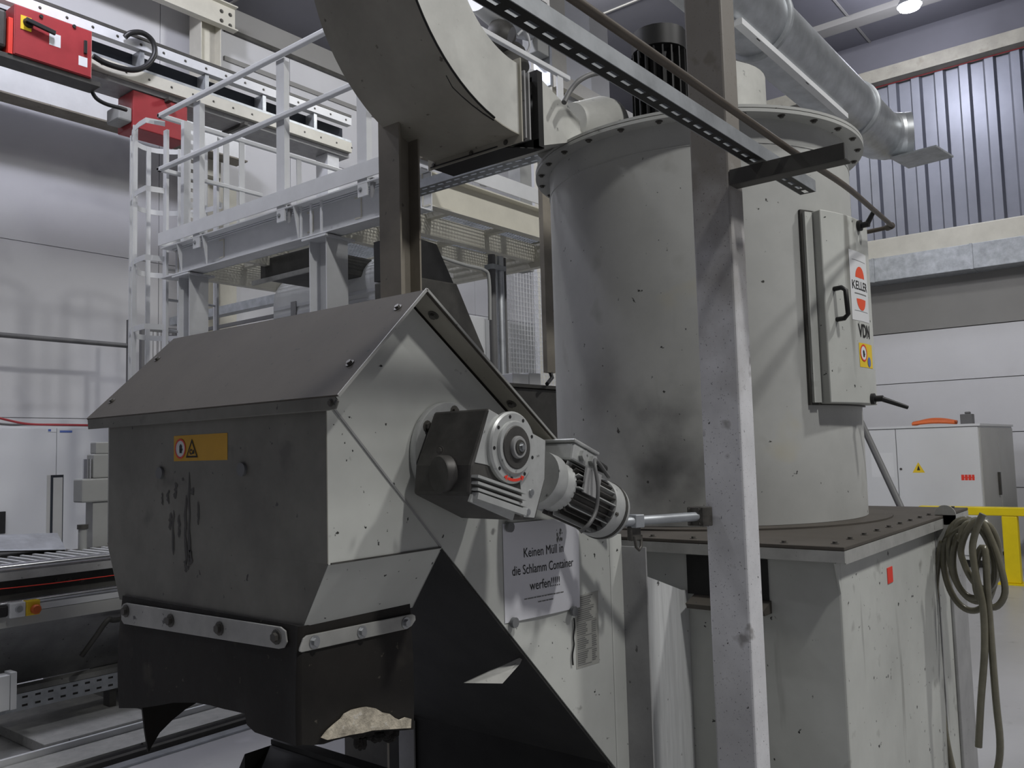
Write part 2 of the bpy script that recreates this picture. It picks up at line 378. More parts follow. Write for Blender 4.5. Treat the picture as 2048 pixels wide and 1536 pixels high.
# ------------------------------------------------------------------ wet separator: water tank
ZT = 1.322
tk = thing('water_tank', 'grey steel water tank with a dusty bolted top plate carrying the round vessel', 'tank', (3.1, 1.6, 0))
TX0, TX1, TY0, TY1 = 2.37, 3.83, .783, 2.40
tb = MB()
tb.prism([(TX0, 0), (TX1, 0), (TX1, ZT - .012), (TX0, ZT - .012)], 'y', TY0, TY1)
tb.build('tank_body', M['paint'], tk, bevel=.006)
MB().box(TX0 - .04, TX1 + .05, TY0 - .027, TY1 + .04, ZT - .010, ZT).build('top_plate', M['dust'], tk, bevel=.002)
MB().box(TX0 - .04, TX0 - .032, TY0 - .027, TY1 + .04, ZT - .042, ZT - .011).build('plate_lip', M['strap'], tk)
MB().box(TX0 - .031, TX1 + .05, TY0 - .027, TY0 - .020, ZT - .046, ZT - .011).build('plate_lip', M['strap'], tk)
# stiffener folded at the corner
MB().prism([(TX0 - .03, ZT - .045), (TX0, ZT - .045), (TX0, ZT - .13)], 'y', TY0 + .001, TY0 + .006).build('corner_gusset', M['paint'], tk)
# pressed seam on the side sheet and the far end channel
MB().box(3.42, 3.428, TY0 - .004, TY0, 0, ZT - .05).build('side_seam', M['greyst'], tk)
MB().box(3.60, TX1 + .004, TY0 - .012, TY0, 0, ZT - .10).build('end_channel', M['greyst'], tk, bevel=.004)
# bolts round the plate edge and round the vessel foot
VC = (3.20, 1.57); VR = .60
for i in range(12):
    x = TX0 + .03 + i * (TX1 - TX0 - .02) / 11
    bolt(tk, (x, TY0 + .02, ZT), (0, 0, 1), .011, 'boltd')
for i in range(11):
    y = TY0 + .15 + i * .14
    bolt(tk, (TX0 - .005, y, ZT), (0, 0, 1), .011, 'boltd')
for i in range(26):
    a = PI + (i - 8) * 2 * PI / 36
    bolt(tk, (VC[0] + math.cos(a) * (VR + .055), VC[1] + math.sin(a) * (VR + .055), ZT), (0, 0, 1), .010, 'boltd')
mb = MB(); mb.lathe([(VR + .085, 0), (VR + .085, .006), (VR + .02, .0065)], (VC[0], VC[1], ZT), (0, 0, 1), 48)
mb.build('foot_ring', M['dust'], tk, smooth=40)
# flat dark sheet painted as a shaded recess under the plate, with its sill, to the left of the post
MB().box(TX0 - .004, TX0 - .001, .985, 1.24, ZT - .165, ZT - .05).build('recess_shade', M['under'], tk)
MB().prism([(TX0 - .06, ZT - .185), (TX0, ZT - .165), (TX0, ZT - .20), (TX0 - .05, ZT - .20)], 'y', .98, 1.22).build('overflow_sill', M['dust'], tk)
MB().box(TX0 - .05, TX0 + .0, 1.100, 1.106, 0, ZT - .21).build('tank_rib', M['paint'], tk)
p = at(1780, 1150, Y=TY0 - .001)
MB().box(p.x - .028, p.x + .028, TY0 - .002, TY0 - .0002, p.z - .024, p.z + .024).build('red_sticker', M['redm'], tk)
# hose hook: a round-headed plate standing out from the side with a rod through it
HKX = 3.45
hk = MB(); hq = at(1890, 1030, X=HKX)
hk.cyl((HKX, hq.y, hq.z), (HKX + .008, hq.y, hq.z), .036, n=24)
hk.box(HKX, HKX + .008, hq.y - .036, TY0 - .0005, hq.z - .13, hq.z)
hk.build('hook_plate', M['strap'], tk, smooth=40)
MB().tube(smooth_path([(HKX + .004, hq.y - .02, hq.z - .035), (HKX - .02, hq.y - .07, hq.z - .050), (HKX - .02, hq.y - .12, hq.z - .045), (HKX - .02, hq.y - .135, hq.z - .01)], 4), .010, 10).build('hook_rod', M['strap'], tk, smooth=60)

# ------------------------------------------------------------------ wet separator: vessel
ZV = 2.745
vs = thing('separator_vessel', 'tall grey cylindrical separator vessel with bolted top flange standing on the tank', 'vessel', (VC[0], VC[1], ZT + .007))
MB().lathe([(VR, 0), (VR, ZV - .012 - ZT - .0075)], (VC[0], VC[1], ZT + .0075), (0, 0, 1), 96).build('vessel_shell', M['cyl'], vs, smooth=40)
mb = MB(); mb.lathe([(VR + .002, 0), (VR + .058, .0), (VR + .058, .012), (VR + .002, .0125)], (VC[0], VC[1], ZV - .012), (0, 0, 1), 96)
mb.build('shell_flange', M['cyl'], vs, smooth=40)
mb = MB(); mb.lathe([(VR + .058, 0), (VR + .058, .010), (VR - .1, .0105)], (VC[0], VC[1], ZV + .003), (0, 0, 1), 96)
mb.build('lid', M['cyl'], vs, smooth=40)
for i in range(28):
    a = 2 * PI * i / 28 + .06
    q = (VC[0] + math.cos(a) * (VR + .036), VC[1] + math.sin(a) * (VR + .036))
    bolt(vs, (q[0], q[1], ZV - .0125), (0, 0, -1), .013, 'boltd')
    if i % 2 == 0: bolt(vs, (q[0], q[1], ZV + .0135), (0, 0, 1), .012, 'boltd')
MB().tube([(VC[0] + math.cos(a) * (VR + .001), VC[1] + math.sin(a) * (VR + .001), ZV - .10) for a in [2*PI*i/72 for i in range(72)]], .002, 6, True).build('weld_bead', M['cyl'], vs, smooth=60)
# fan drum and its motor on the lid
MB().lathe([(.28, 0), (.28, .42), (.24, .445), (0.05, .45)], (3.40, 1.62, ZV + .014), (0, 0, 1), 40).build('fan_drum', M['duct'], vs, smooth=40)
mo = MB(); mc = Vector((3.0, 1.60, 0))
mo.cyl(mc + Vector((0, 0, ZV + .10)), mc + Vector((0, 0, ZV + .44)), .085, n=24)
for i in range(20):
    a = 2 * PI * i / 20; d = Vector((math.cos(a), math.sin(a), 0))
    mo.obox(mc + d * .096 + Vector((0, 0, ZV + .27)), d * .018, Vector((-d.y, d.x, 0)) * .003, Vector((0, 0, .16)))
mf = mo.build('fan_motor', M['black'], vs)
MB().cyl(mc + Vector((0, 0, ZV + .014)), mc + Vector((0, 0, ZV + .10)), .11, n=20).build('motor_pedestal', M['dark'], vs, smooth=40)
MB().cyl(mc + Vector((0, 0, ZV + .44)), mc + Vector((0, 0, ZV + .52)), .11, n=20).build('fan_cover', M['black'], vs, smooth=40)

# door wrapped round the shell
azv = lambda px, py, r: None
def hit(px, py, r):
    d = ray(px, py); ox, oy = CAM.x - VC[0], CAM.y - VC[1]
    a = d.x**2 + d.y**2; b = 2 * (d.x * ox + d.y * oy); c = ox*ox + oy*oy - r*r
    D = b*b - 4*a*c
    t = (-b - math.sqrt(max(D, 0))) / (2*a)
    p = CAM + d * t; return math.atan2(p.y - VC[1], p.x - VC[0]), p.z
RD = VR + .055
a0, zt0 = hit(1640, 418, RD); _, zb0 = hit(1650, 806, RD)
af, _ = hit(1607, 600, VR + .004)
a1 = a0 + .60
ztop, zbot = zt0, zb0
def shell_pt(a, z, r): return Vector((VC[0] + math.cos(a) * r, VC[1] + math.sin(a) * r, z))
def arc_slab(aa, ab, za, zb, r0, r1, n=18, taper=0.0):
    mb = MB(); V = []; Fc = []
    for i in range(n + 1):
        a = aa + (ab - aa) * i / n; aI = aa - taper + (ab - aa + 2 * taper) * i / n
        V += [shell_pt(aI, za, r0), shell_pt(a, za, r1), shell_pt(a, zb, r1), shell_pt(aI, zb, r0)]
    for i in range(n):
        k = 4 * i
        for j in range(4): Fc.append((k + j, k + 4 + j, k + 4 + (j + 1) % 4, k + (j + 1) % 4))
    Fc += [(0, 1, 2, 3), (4*n+3, 4*n+2, 4*n+1, 4*n)]
    return mb.add(V, Fc)
dr = arc_slab(a0, a1, zbot, ztop, VR + .012, RD, 20, .004).build('inspection_door', M['paint'], vs, smooth=30, bevel=.004)
arc_slab(af, a1 + (a0 - af), zbot - .004, ztop + .006, VR + .001, VR + .011, 20).build('door_gasket', M['dark'], vs, smooth=30)
arc_slab(af + .012, a0 - .012, zbot + .004, ztop - .004, VR + .0112, VR + .024, 2).build('door_edge_strip', M['paint'], vs)
# grip handle, two clamp levers
ah, zh0 = hit(1668, 578, RD); _, zh1 = hit(1684, 640, RD)
up = shell_pt(ah, zh0, RD); dn = shell_pt(ah + .01, zh1, RD); nr = Vector((math.cos(ah), math.sin(ah), 0))
MB().tube([up - nr * .001, up + nr * .03 + Vector((0, 0, 0)), up + nr * .046 - Vector((0, 0, .012)), dn + nr * .046 + Vector((0, 0, .012)), dn + nr * .03, dn - nr * .001], .0085, 10).build('grip_handle', M['black'], dr, smooth=60, label='black bow handle')
for (px, py, tip) in ((1716, 452, (.0, -.03, .05)), (1743, 798, (.055, -.075, -.035))):
    al, zl = hit(px, py, RD); q = shell_pt(al, zl, RD); nl = Vector((math.cos(al), math.sin(al), 0))
    m_ = MB().cyl(q - nl * .001, q + nl * .012, .02, n=16); m_.cyl(q + nl * .012, q + nl * .04, .011, n=12)
    e = q + nl * .04
    m_.cyl(e - nl * .008, e - nl * .008 + Vector(tip), .010, .007, n=10)
    m_.build('clamp_lever', M['black'], dr, smooth=40)
# printed labels on the door (flat prints bent round the shell)
def door_fn(off=.0008):
    return lambda u, v: shell_pt(u / RD, v, RD + off)
ul0 = hit(1700, 560, RD)[0] * RD; ul1 = ul0 + .165
zL0 = hit(1712, 640, RD)[1]; zL1 = hit(1705, 500, RD)[1]
mb = MB(); grid2(mb, door_fn(), ul0, ul1, zL0, zL1, 8, 1); lab = mb.build('maker_label', M['labwhite'], dr, label='white label with a red split disc and the word KELLER')
uc = (ul0 + ul1) / 2; zc = (zL0 + zL1) / 2 - .0; hh = zL1 - zL0
f2 = door_fn(.0014)
mb = MB(); disc2(mb, f2, uc, zc + .030, .042, a0=.02, a1=PI - .02); disc2(mb, f2, uc, zc - .046, .042, a0=PI + .02, a1=2*PI - .02); mb.build('split_disc', M['redo'], lab)
mb = MB(); lettering(mb, 'KELLER', f2, uc, zc - .013, width=.142, height=.031, bold=.012)
grid2(mb, f2, ul0 + .02, ul1 - .02, zL0 + .035, zL0 + .036, 6, 1); grid2(mb, f2, ul0 + .02, ul1 - .02, zL1 - .034, zL1 - .033, 6, 1)
mb.build('lettering', M['ink'], lab)
mb = MB(); grid2(mb, f2, uc - .055, uc + .055, zc - .030, zc - .0265, 6, 1); mb.build('small_print', M['inkgrey'], lab)
zv = hit(1733, 676, RD)[1]
mb = MB(); lettering(mb, 'VDN', f2, uc + .015, zv, width=.115, height=.047, bold=.02); mb.build('lettering', M['ink'], dr)
zy0, zy1 = hit(1737, 736, RD)[1], hit(1733, 688, RD)[1]
mb = MB(); grid2(mb, door_fn(), uc - .045, uc + .095, zy0, zy1, 8, 1); yl = mb.build('warning_label', M['yellow2'], dr, label='yellow label with a red prohibition ring and a blue disc')
zm = (zy0 + zy1) / 2
mb = MB(); disc2(mb, f2, uc - .008, zm + .008, .030); mb.build('symbol_disc', M['labwhite'], yl)
f3 = door_fn(.002)
mb = MB(); disc2(mb, f3, uc - .008, zm + .008, .031, .025); mb.build('prohibition_ring', M['redm'], yl)
mb = MB(); hand2(mb, f3, uc - .008, zm + .006, .014); mb.build('hand_symbol', M['ink'], yl)
mb = MB(); disc2(mb, f3, uc + .045, zm - .022, .018); mb.build('blue_disc', M['blue'], yl)
# slim vertical stiffener on the far left of the shell
al, _ = hit(1104, 600, VR + .03)

# ------------------------------------------------------------------ sludge conveyor with discharge hood
HX, HY0, HY1 = .985, 1.22, 2.035
cv = thing('sludge_conveyor', 'grey sludge conveyor with a gabled discharge hood and torn rubber skirt', 'conveyor', (1.55, 1.63, 0))
RIDGE = (1.190, 1.918)
body = [(HX, 1.407), (HX, 1.690), (RIDGE[0], RIDGE[1] - .012), (1.905, 1.395), (1.905, .783), (1.278, 1.407)]
MB().prism([(HX + .004, 1.409), (HX + .004, 1.688), (RIDGE[0], RIDGE[1] - .016), (1.90, 1.39), (1.90, .79), (1.280, 1.409)], 'y', HY0 + .0045, HY1 - .005).build('housing', M['paint'], cv)
MB().prism(body, 'y', HY0, HY0 + .004).build('gable_plate', M['hood'], cv)
MB().prism(body, 'y', HY1 - .004, HY1).build('rear_plate', M['hood'], cv)
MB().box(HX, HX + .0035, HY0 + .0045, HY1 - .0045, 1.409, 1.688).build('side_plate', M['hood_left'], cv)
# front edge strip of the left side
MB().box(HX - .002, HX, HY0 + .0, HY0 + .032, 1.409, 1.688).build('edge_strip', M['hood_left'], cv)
# lower parts run from the conveyor tail down to the floor beside the tank
MB().box(1.907, 1.966, HY0, HY0 + .006, 0, 1.372).build('end_flange', M['hood'], cv)
MB().box(1.966, 1.972, HY0 - .072, HY0 + .006, 0, 1.34).build('end_web', M['greyst'], cv)
MB().prism([(1.973, 0), (TX0 - .001, 0), (TX0 - .001, 1.165), (2.33, 1.172), (1.985, 1.285), (1.973, 1.285)], 'y', HY0 + .02, HY0 + .028).build('tail_box_side', M['plate'], cv)
MB().prism([(1.905, .775), (1.905, .0), (1.87, .0), (1.87, .81)], 'y', HY0 + .004, HY1 - .005).build('tail_plate', M['under'], cv)
MB().sheet([(1.276, HY0 + .0015, 1.4055), (1.903, HY0 + .0015, .7785), (1.903, HY1, .7785), (1.276, HY1, 1.4055)], (-.003, 0, -.003)).build('trough_floor', M['under'], cv)
# seam welds on the gable
MB().bar((.996, HY0 - .001, 1.690), (1.272, HY0 - .001, 1.409), .003, .004).build('weld_seam', M['greyst'], cv)
MB().bar((.99, HY0 - .001, 1.4085), (1.272, HY0 - .001, 1.4085), .003, .003).build('weld_seam', M['dark'], cv)
# roof sheets
ry0, ry1 = 1.165, 2.10
def roof_sheet(name, a, b, t=.004, **k):
    n = Vector((-(b[1]-a[1]), 0, b[0]-a[0])).normalized()
    if n.z < 0: n = -n
    return MB().sheet([(a[0], ry0, a[1]), (b[0], ry0, b[1]), (b[0], ry1, b[1]), (a[0], ry1, a[1])], n * t).build(name, M['dust'], cv, **k)
EAVE = (.965, 1.703)
rl = roof_sheet('roof_sheet', EAVE, RIDGE)
rr = roof_sheet('roof_sheet', RIDGE, (1.885, 1.425))
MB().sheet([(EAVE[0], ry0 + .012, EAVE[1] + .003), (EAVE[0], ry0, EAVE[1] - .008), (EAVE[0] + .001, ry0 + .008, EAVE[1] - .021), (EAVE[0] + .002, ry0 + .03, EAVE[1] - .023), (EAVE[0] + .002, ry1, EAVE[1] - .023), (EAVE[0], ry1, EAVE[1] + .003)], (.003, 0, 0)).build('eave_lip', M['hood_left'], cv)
# pale sawn edges of the roof sheets along the gable
MB().bar((EAVE[0], ry0 - .0012, EAVE[1] + .001), (RIDGE[0], ry0 - .0012, RIDGE[1] + .004), .002, .006).build('roof_edge', M['strap'], cv)
MB().bar((RIDGE[0], ry0 - .0012, RIDGE[1] + .004), (1.885, ry0 - .0012, 1.427), .002, .005).build('roof_edge', M['strap'], cv)
# fixing flange below the right slope
rd = Vector((1.885 - RIDGE[0], 0, 1.425 - RIDGE[1])).normalized(); rn = Vector((-rd.z, 0, rd.x))
def on_r(t, d): return Vector((RIDGE[0], 0, RIDGE[1])) + rd * t + rn * d
A0, A1 = on_r(.005, -.0006), on_r(.80, -.0006)
MB().sheet([(A0.x, ry0 + .006, A0.z), (A1.x, ry0 + .006, A1.z), (A1.x, HY0 - .001, A1.z), (A0.x, HY0 - .001, A0.z)], rn * -.004).build('roof_flange', M['tan'], cv)
for t in (.06, .36, .62):
    q = on_r(t, -.0050); bolt(cv, (q.x, HY0 - .028, q.z), -rn, .012, 'boltd')
ld = (Vector((RIDGE[0], 0, RIDGE[1])) - Vector((EAVE[0], 0, EAVE[1]))).normalized(); ln = Vector((-ld.z, 0, ld.x))
for t, y in ((.26, HY0 - .015), (.09, HY0 - .015), (.06, 2.06), (.22, 2.06)):
    q = Vector((EAVE[0], 0, EAVE[1])) + ld * t + ln * .0045; bolt(cv, (q.x, y, q.z), ln, .009, 'boltd')
bolt(cv, (EAVE[0], HY0 - .035, EAVE[1] - .010), (-1, 0, 0), .007, 'boltd')
# tapered lower chute
CX0, CX1, CY0, CY1, CZ0 = .981, 1.262, 1.293, 1.965, 1.283
def chute(i):
    T = [(HX, HY0, 1.4065), (1.276, HY0, 1.4065), (1.276, HY1, 1.4065), (HX, HY1, 1.4065)]
    if i == 3: T = [(a_, b_, 1.4089) for a_, b_, c_ in T]
    B = [(CX0, CY0, CZ0), (CX1, CY0, CZ0), (CX1, CY1, CZ0), (CX0, CY1, CZ0)]
    j = (i + 1) % 4
    return [T[i], T[j], B[j], B[i]]
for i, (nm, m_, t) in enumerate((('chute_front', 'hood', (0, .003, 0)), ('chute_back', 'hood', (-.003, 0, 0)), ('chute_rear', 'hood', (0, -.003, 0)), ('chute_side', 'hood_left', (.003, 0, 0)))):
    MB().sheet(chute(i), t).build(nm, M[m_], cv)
# rubber skirt: one sheet wrapped from the left side round the front corner, lower edge torn away
sk = MB(); prof = []
left_px = [(243, 1415), (262, 1415), (285, 1415), (320, 1410), (352, 1404), (395, 1404), (425, 1409), (455, 1417), (470, 1420), (495, 1426), (499, 1448), (515, 1463), (545, 1473), (575, 1482), (597, 1488)]
SXp = CX0 - .006; SYp = CY0 - .006
for (px, py) in left_px:
    q = at(px, py, X=SXp); prof.append((SXp, min(max(q.y, CY0 + .012), CY1 + .006), q.z))
for a in (.25, .5, .75): 
    prof.append((SXp + .014 * (1 - math.cos(a * PI / 2)) - .004, SYp + .014 * (1 - math.sin(a * PI / 2)) - .004, prof[-1][2] + .001))
for (px, py) in [(622, 1489), (645, 1487), (665, 1480), (690, 1474), (715, 1470), (740, 1464), (770, 1461), (800, 1460), (824, 1458)]:
    q = at(px, py, Y=SYp); prof.append((max(q.x, SXp + .012), SYp, q.z))
ctop = CZ0 + .012
V = []; Fc = []; n = len(prof); rows = 6
cx, cy = (CX0 + CX1) / 2, (CY0 + CY1) / 2
for layer in (0, 1):
    for r in range(rows + 1):
        for i, (x, y, z) in enumerate(prof):
            f = r / rows; bulge = .010 * math.sin(f * PI * .8)
            corner = math.exp(-((i - 16) / 2.2) ** 2)
            dx = (-1 if x < CX0 + .004 else 0) * bulge + (-.004 * corner * f); dy = (-1 if y < CY0 + .004 else 0) * bulge * .8
            th = .007 * layer
            V.append((x + dx + (th if x < CX0 + .02 else 0), y + dy + (th if y < CY0 + .02 else 0), ctop + (z - ctop) * f))
nl = (rows + 1) * n
for layer in (0, 1):
    for r in range(rows):
        for i in range(n - 1):
            a = layer * nl + r * n + i; Fc.append((a, a + 1, a + n + 1, a + n))
for i in range(n - 1):
    a = rows * n + i; Fc.append((a, a + 1, nl + a + 1, nl + a))
    Fc.append((i, i + 1, nl + i + 1, nl + i))
for r in range(rows):
    for i in (0, n - 1):
        a = r * n + i; Fc.append((a, a + n, nl + a + n, nl + a))
sk.add(V, Fc).build('rubber_skirt', M['rubber'], cv, smooth=35, label='dark rubber skirt torn away along its lower edge')
# rear flap hanging to a point
rp = [at(285, 1380, Y=CY1 - .01), at(285, 1415, Y=CY1 - .01), at(290, 1460, Y=CY1 - .01), at(297, 1505, Y=CY1 - .01), at(305, 1490, Y=CY1 - .01), at(320, 1465, Y=CY1 - .01), at(345, 1440, Y=CY1 - .01), at(372, 1418, Y=CY1 - .01), at(395, 1405, Y=CY1 - .01), at(440, 1395, Y=CY1 - .01)]
pts = [(CX0 + .03, CY1 - .01, CZ0)] + [tuple(q) for q in rp[1:]] + [(rp[-1].x, CY1 - .01, CZ0)]
MB().sheet(pts, (0, .006, 0)).build('rear_flap', M['rubber'], cv)
MB().sheet([(CX1 - .006, CY0 + .02, CZ0), (CX1 - .006, CY0 + .02, 1.14), (CX1 - .006, 1.5, 1.10), (CX1 - .006, CY1 - .03, 1.13), (CX1 - .006, CY1 - .03, CZ0)], (.006, 0, 0)).build('rear_flap', M['rubber'], cv)
# torn pale fabric at the foot of the front skirt
tp = [(822, 1456), (823, 1438), (812, 1435), (800, 1440), (790, 1436), (780, 1428), (765, 1425), (752, 1417), (735, 1414), (722, 1416), (705, 1420), (690, 1428), (683, 1438), (668, 1450), (655, 1462), (644, 1476), (655, 1480), (680, 1475), (700, 1470), (725, 1466), (745, 1461), (790, 1458)]
yo = SYp - .0095
MB().sheet([at(px, py, Y=yo - .003) for px, py in tp], (0, .004, 0)).build('torn_fabric', M['torn'], cv, label='frayed pale fabric showing through the torn rubber')
mb = MB()
for k in range(36):
    px, py = random.uniform(700, 790), random.uniform(1456, 1476)
    q = at(px, py, Y=yo + .02 + random.uniform(0, .05)); r = random.uniform(.006, .013)
    mb.lathe([(r*.3, -r), (r, -r*.3), (r*.9, r*.4), (r*.3, r)], q, (random.uniform(-.3, .3), random.uniform(-.3, .3), 1), 7)
for px, py in ((713, 1486), (720, 1490), (728, 1488)):
    q = at(px, py, Y=yo + .03); mb.lathe([(.003, -.010), (.006, -.003), (.005, .012)], q, (0, 0, 1), 6)
mb.build('sludge_crust', M['sludge'], cv, kind='stuff')
# clamping straps with bolts
def strap(name, corners, thick, bolts, nrm, size, m):
    o = MB().sheet(corners, thick).build(name, M['strap'], cv, bevel=.0015)
    for q in bolts: bolt(cv, q, nrm, size, m)
xs = SXp - .009
cp = [(246, 1208), (252, 1206), (560, 1254), (570, 1262), (573, 1285), (567, 1296), (556, 1298), (247, 1248), (242, 1240), (242, 1214)]
strap('clamp_strap', [at(a, b, X=xs) for a, b in cp], (.004, 0, 0), [at(a, b, X=xs - .0005) for a, b in ((252, 1222), (341, 1241), (439, 1257), (553, 1274))], (-1, 0, 0), .014, 'boltd')
ys = SYp - .009
cp = [(607, 1277), (614, 1271), (825, 1228), (831, 1231), (832, 1240), (824, 1252), (815, 1258), (604, 1305), (599, 1303), (600, 1297)]
strap('clamp_strap', [at(a, b, Y=ys) for a, b in cp], (0, .004, 0), [at(a, b, Y=ys - .0005) for a, b in ((629, 1284), (724, 1264), (812, 1246))], (0, -1, 0), .012, 'zinc')
# bracket under the trough, far legs
MB().sheet([at(930, 1366, Y=1.30), at(1005, 1367, Y=1.24), at(1040, 1328, Y=1.235), at(1047, 1312, Y=1.235)], (0, .004, 0)).build('trough_bracket', M['strap'], cv)
for (xa, ya) in ((1.86, 1.97),):
    MB().box(xa, xa + .06, ya, ya + .006, 0, .795).build('leg', M['greyst'], cv)
    MB().box(xa, xa + .006, ya - .06, ya, 0, .795).build('leg', M['greyst'], cv)
# yellow warning sticker on the left side
sx_ = HX - .0028
a = at(346, 872, X=sx_); b = at(453, 918, X=sx_)
def side_fn(x): return lambda u, v: Vector((x, a.y - u, b.z + v))
SW, SHh = a.y - b.y, a.z - b.z
mb = MB(); grid2(mb, side_fn(HX - .0006), 0, SW, -.002, SHh); stk = mb.build('warning_sticker', M['yellow'], cv, label='yellow warning sticker with a prohibition ring and a triangle')
g = side_fn(HX - .0012)
mb = MB(); disc2(mb, g, .027, SHh/2 - .002, .019); mb.build('symbol_disc', M['labwhite'], stk)
g = side_fn(HX - .0016)
mb = MB(); disc2(mb, g, .027, SHh/2 - .002, .0215, .0175); mb.build('prohibition_ring', M['redm'], stk)
mb = MB(); hand2(mb, g, .029, SHh/2 - .002, .0105)
tri = [(.050, .005), (.096, .005), (.073, SHh - .008)]; tin = [(.0555, .0085), (.0905, .0085), (.073, SHh - .0155)]
for i in range(3): poly2(mb, g, [tri[i], tri[(i+1) % 3], tin[(i+1) % 3], tin[i]])
disc2(mb, g, .070, .017, .006, .003, 12, .6, 5.4); poly2(mb, g, [(.073, .012), (.083, .013), (.081, .022), (.076, .019)])
mb.build('symbols', M['ink'], stk)
# dried runs of dark paint on the left side
mb = MB(); random.seed(3)
for (px, y0_, y1_, w) in ((378, 945, 1140, 5), (371, 990, 1130, 5), (346, 1020, 1110, 4), (340, 1025, 1060, 5), (351, 965, 998, 6), (336, 980, 1008, 5), (396, 1003, 1050, 4), (400, 1140, 1210, 4), (385, 975, 990, 7), (325, 985, 1010, 3), (358, 1030, 1075, 5), (380, 1100, 1130, 8), (495, 1148, 1172, 4), (365, 955, 962, 4), (430, 1160, 1170, 3), (372, 1120, 1145, 8)):
    L_ = []; R_ = []; k = 7
    for j in range(k + 1):
        py = y0_ + (y1_ - y0_) * j / k; ww = w * random.uniform(.35, .75) * (1 if 0 < j < k else .3); o_ = random.uniform(-1.6, 1.6); ww *= 1.5
        xx_ = HX - .0008 if py < 1080 else HX - .0015
        L_.append(at(px + o_ - ww / 2, py, X=xx_)); R_.append(at(px + o_ + ww / 2, py, X=xx_))
    V = L_ + R_; mb.add(V, [(j, j + 1, k + 2 + j, k + 1 + j) for j in range(k)])
mb.build('paint_runs', M['dark'], cv, kind='stuff')
# printed data label and its string on the conveyor side
fy = HY0 - .0006
dl = MB().sheet([at(1150, 1194, Y=fy), at(1196, 1181, Y=fy), at(1199, 1325, Y=fy), at(1153, 1339, Y=fy)], (0, .0004, 0)).build('data_label', M['datalab'], cv, label='grey printed data label with columns of small text')
mb = MB()
for j in range(34):
    f = j / 34; l = at(1153 + 3*f, 1198 + 138*f, Y=fy - .0005); r = at(1194 + 3*f, 1186 + 138*f, Y=fy - .0005)
    segs = ((0, .55), (.7, .95)) if j > 11 else ((0, .9),)
    if j % 7 == 5: segs = ((0, 1),)
    for s0, s1 in segs:
        e = s0 + (s1 - s0) * random.uniform(.65, 1)
        p0 = l.lerp(r, s0); p1 = l.lerp(r, e); hgt = Vector((0, 0, .0013 if j % 7 != 5 else .0006))
        mb.add([p0 - hgt, p1 - hgt, p1 + hgt, p0 + hgt], [(0, 1, 2, 3)])
mb.build('printed_lines', M['inkgrey'], dl)

# magnets on the hood's left side
for px, py, w in ((322, 946, 'left'), (486, 939, 'right')):
    q = at(px, py, X=HX - .0005)
    tag(MB().cyl((HX - .0005, q.y, q.z), (HX - .006, q.y, q.z), .0135, n=20).build('round_magnet', M['magnet'], smooth=40), '%s grey round magnet on the dark side of the hood, below the yellow sticker' % w, 'magnet', 'magnets on the hood side')

# ------------------------------------------------------------------ paper notice and its magnets
PY = HY0 - .0015
nt = thing('paper_notice', 'white paper notice with German text held by magnets on the conveyor side', 'notice', (1.62, PY, 1.22))
TL, TR_, BR, BL = [at(*q, Y=PY) for q in ((1005, 1048), (1157, 1033), (1160, 1214), (1010, 1247))]
def pap(u, v, o=0):
    """u to the right, v upward, 0..1 over the sheet, with a slight curl"""
    p = (BL.lerp(BR, u)).lerp(TL.lerp(TR_, u), v)
    return Vector((p.x, PY - .004 * math.sin(PI * u) * (1 - .5 * v) - o, p.z))
mb = MB(); grid2(mb, lambda u, v: pap(u, v), 0, 1, 0, 1, 12, 6); sheet = mb.build('sheet', M['paper'], nt, smooth=60)
PW, PH = .297, .21
fnp = lambda u, v: pap(u / PW + .5, v / PH + .5, .0008)
for body_, v, w, h in (('Keinen Müll in', .028, .155, .0205), ('die Schlamm Container', -.008, .240, .0205), ('werfen!!!!!', -.045, .118, .0205)):
    mb = MB(); lettering(mb, body_, fnp, .0, v, width=w, height=h, bold=.0); mb.build('lettering', M['ink'], nt)
mb = MB(); random.seed(8)          # two lines of print too small to read: word-length strokes
for v_, u0_, u1_ in ((-.063, -.080, .075), (-.074, -.030, .030)):
    u_ = u0_
    while u_ < u1_ - .004:
        w_ = min(random.uniform(.006, .022), u1_ - u_); grid2(mb, fnp, u_, u_ + w_, v_, v_ + .0022, 3, 1); u_ += w_ + .0022
mb.build('small_print', M['inkgrey'], nt)
mb = MB(); random.seed(5)
for k in range(14):
    u, v = .062 + random.uniform(-.012, .014), .060 + random.uniform(-.016, .02); r = random.uniform(.001, .003)
    poly2(mb, fnp, [(u + r*random.uniform(.6, 1.4)*math.cos(t), v + 1.6*r*random.uniform(.6, 1.4)*math.sin(t)) for t in [i*PI/4 for i in range(8)]])
mb.build('smudge', M['inkgrey'], nt)
for px, py, w in ((1018, 1054, 'at the upper left corner of the paper notice'), (1027, 1245, 'at the lower left corner of the paper notice'), (1146, 1222, 'at the lower right corner of the paper notice')):
    q = at(px, py, Y=PY - .006)
    tag(MB().cyl((q.x, PY - .0045, q.z), (q.x, PY - .013, q.z), .0115, n=20).build('round_magnet', M['magnet'], smooth=40), 'grey round magnet ' + w, 'magnet', 'magnets on the paper notice')
pts = [at(a_, b_, Y=HY0 - .004) for a_, b_ in ((1148, 1236), (1149, 1255), (1147, 1275), (1148, 1290), (1145, 1310), (1146, 1330))]
tag(MB().tube(smooth_path(pts, 4), .0022, 6).build('black_string', M['black'], smooth=60), 'short black string hanging from the magnet at the notice corner', 'string')

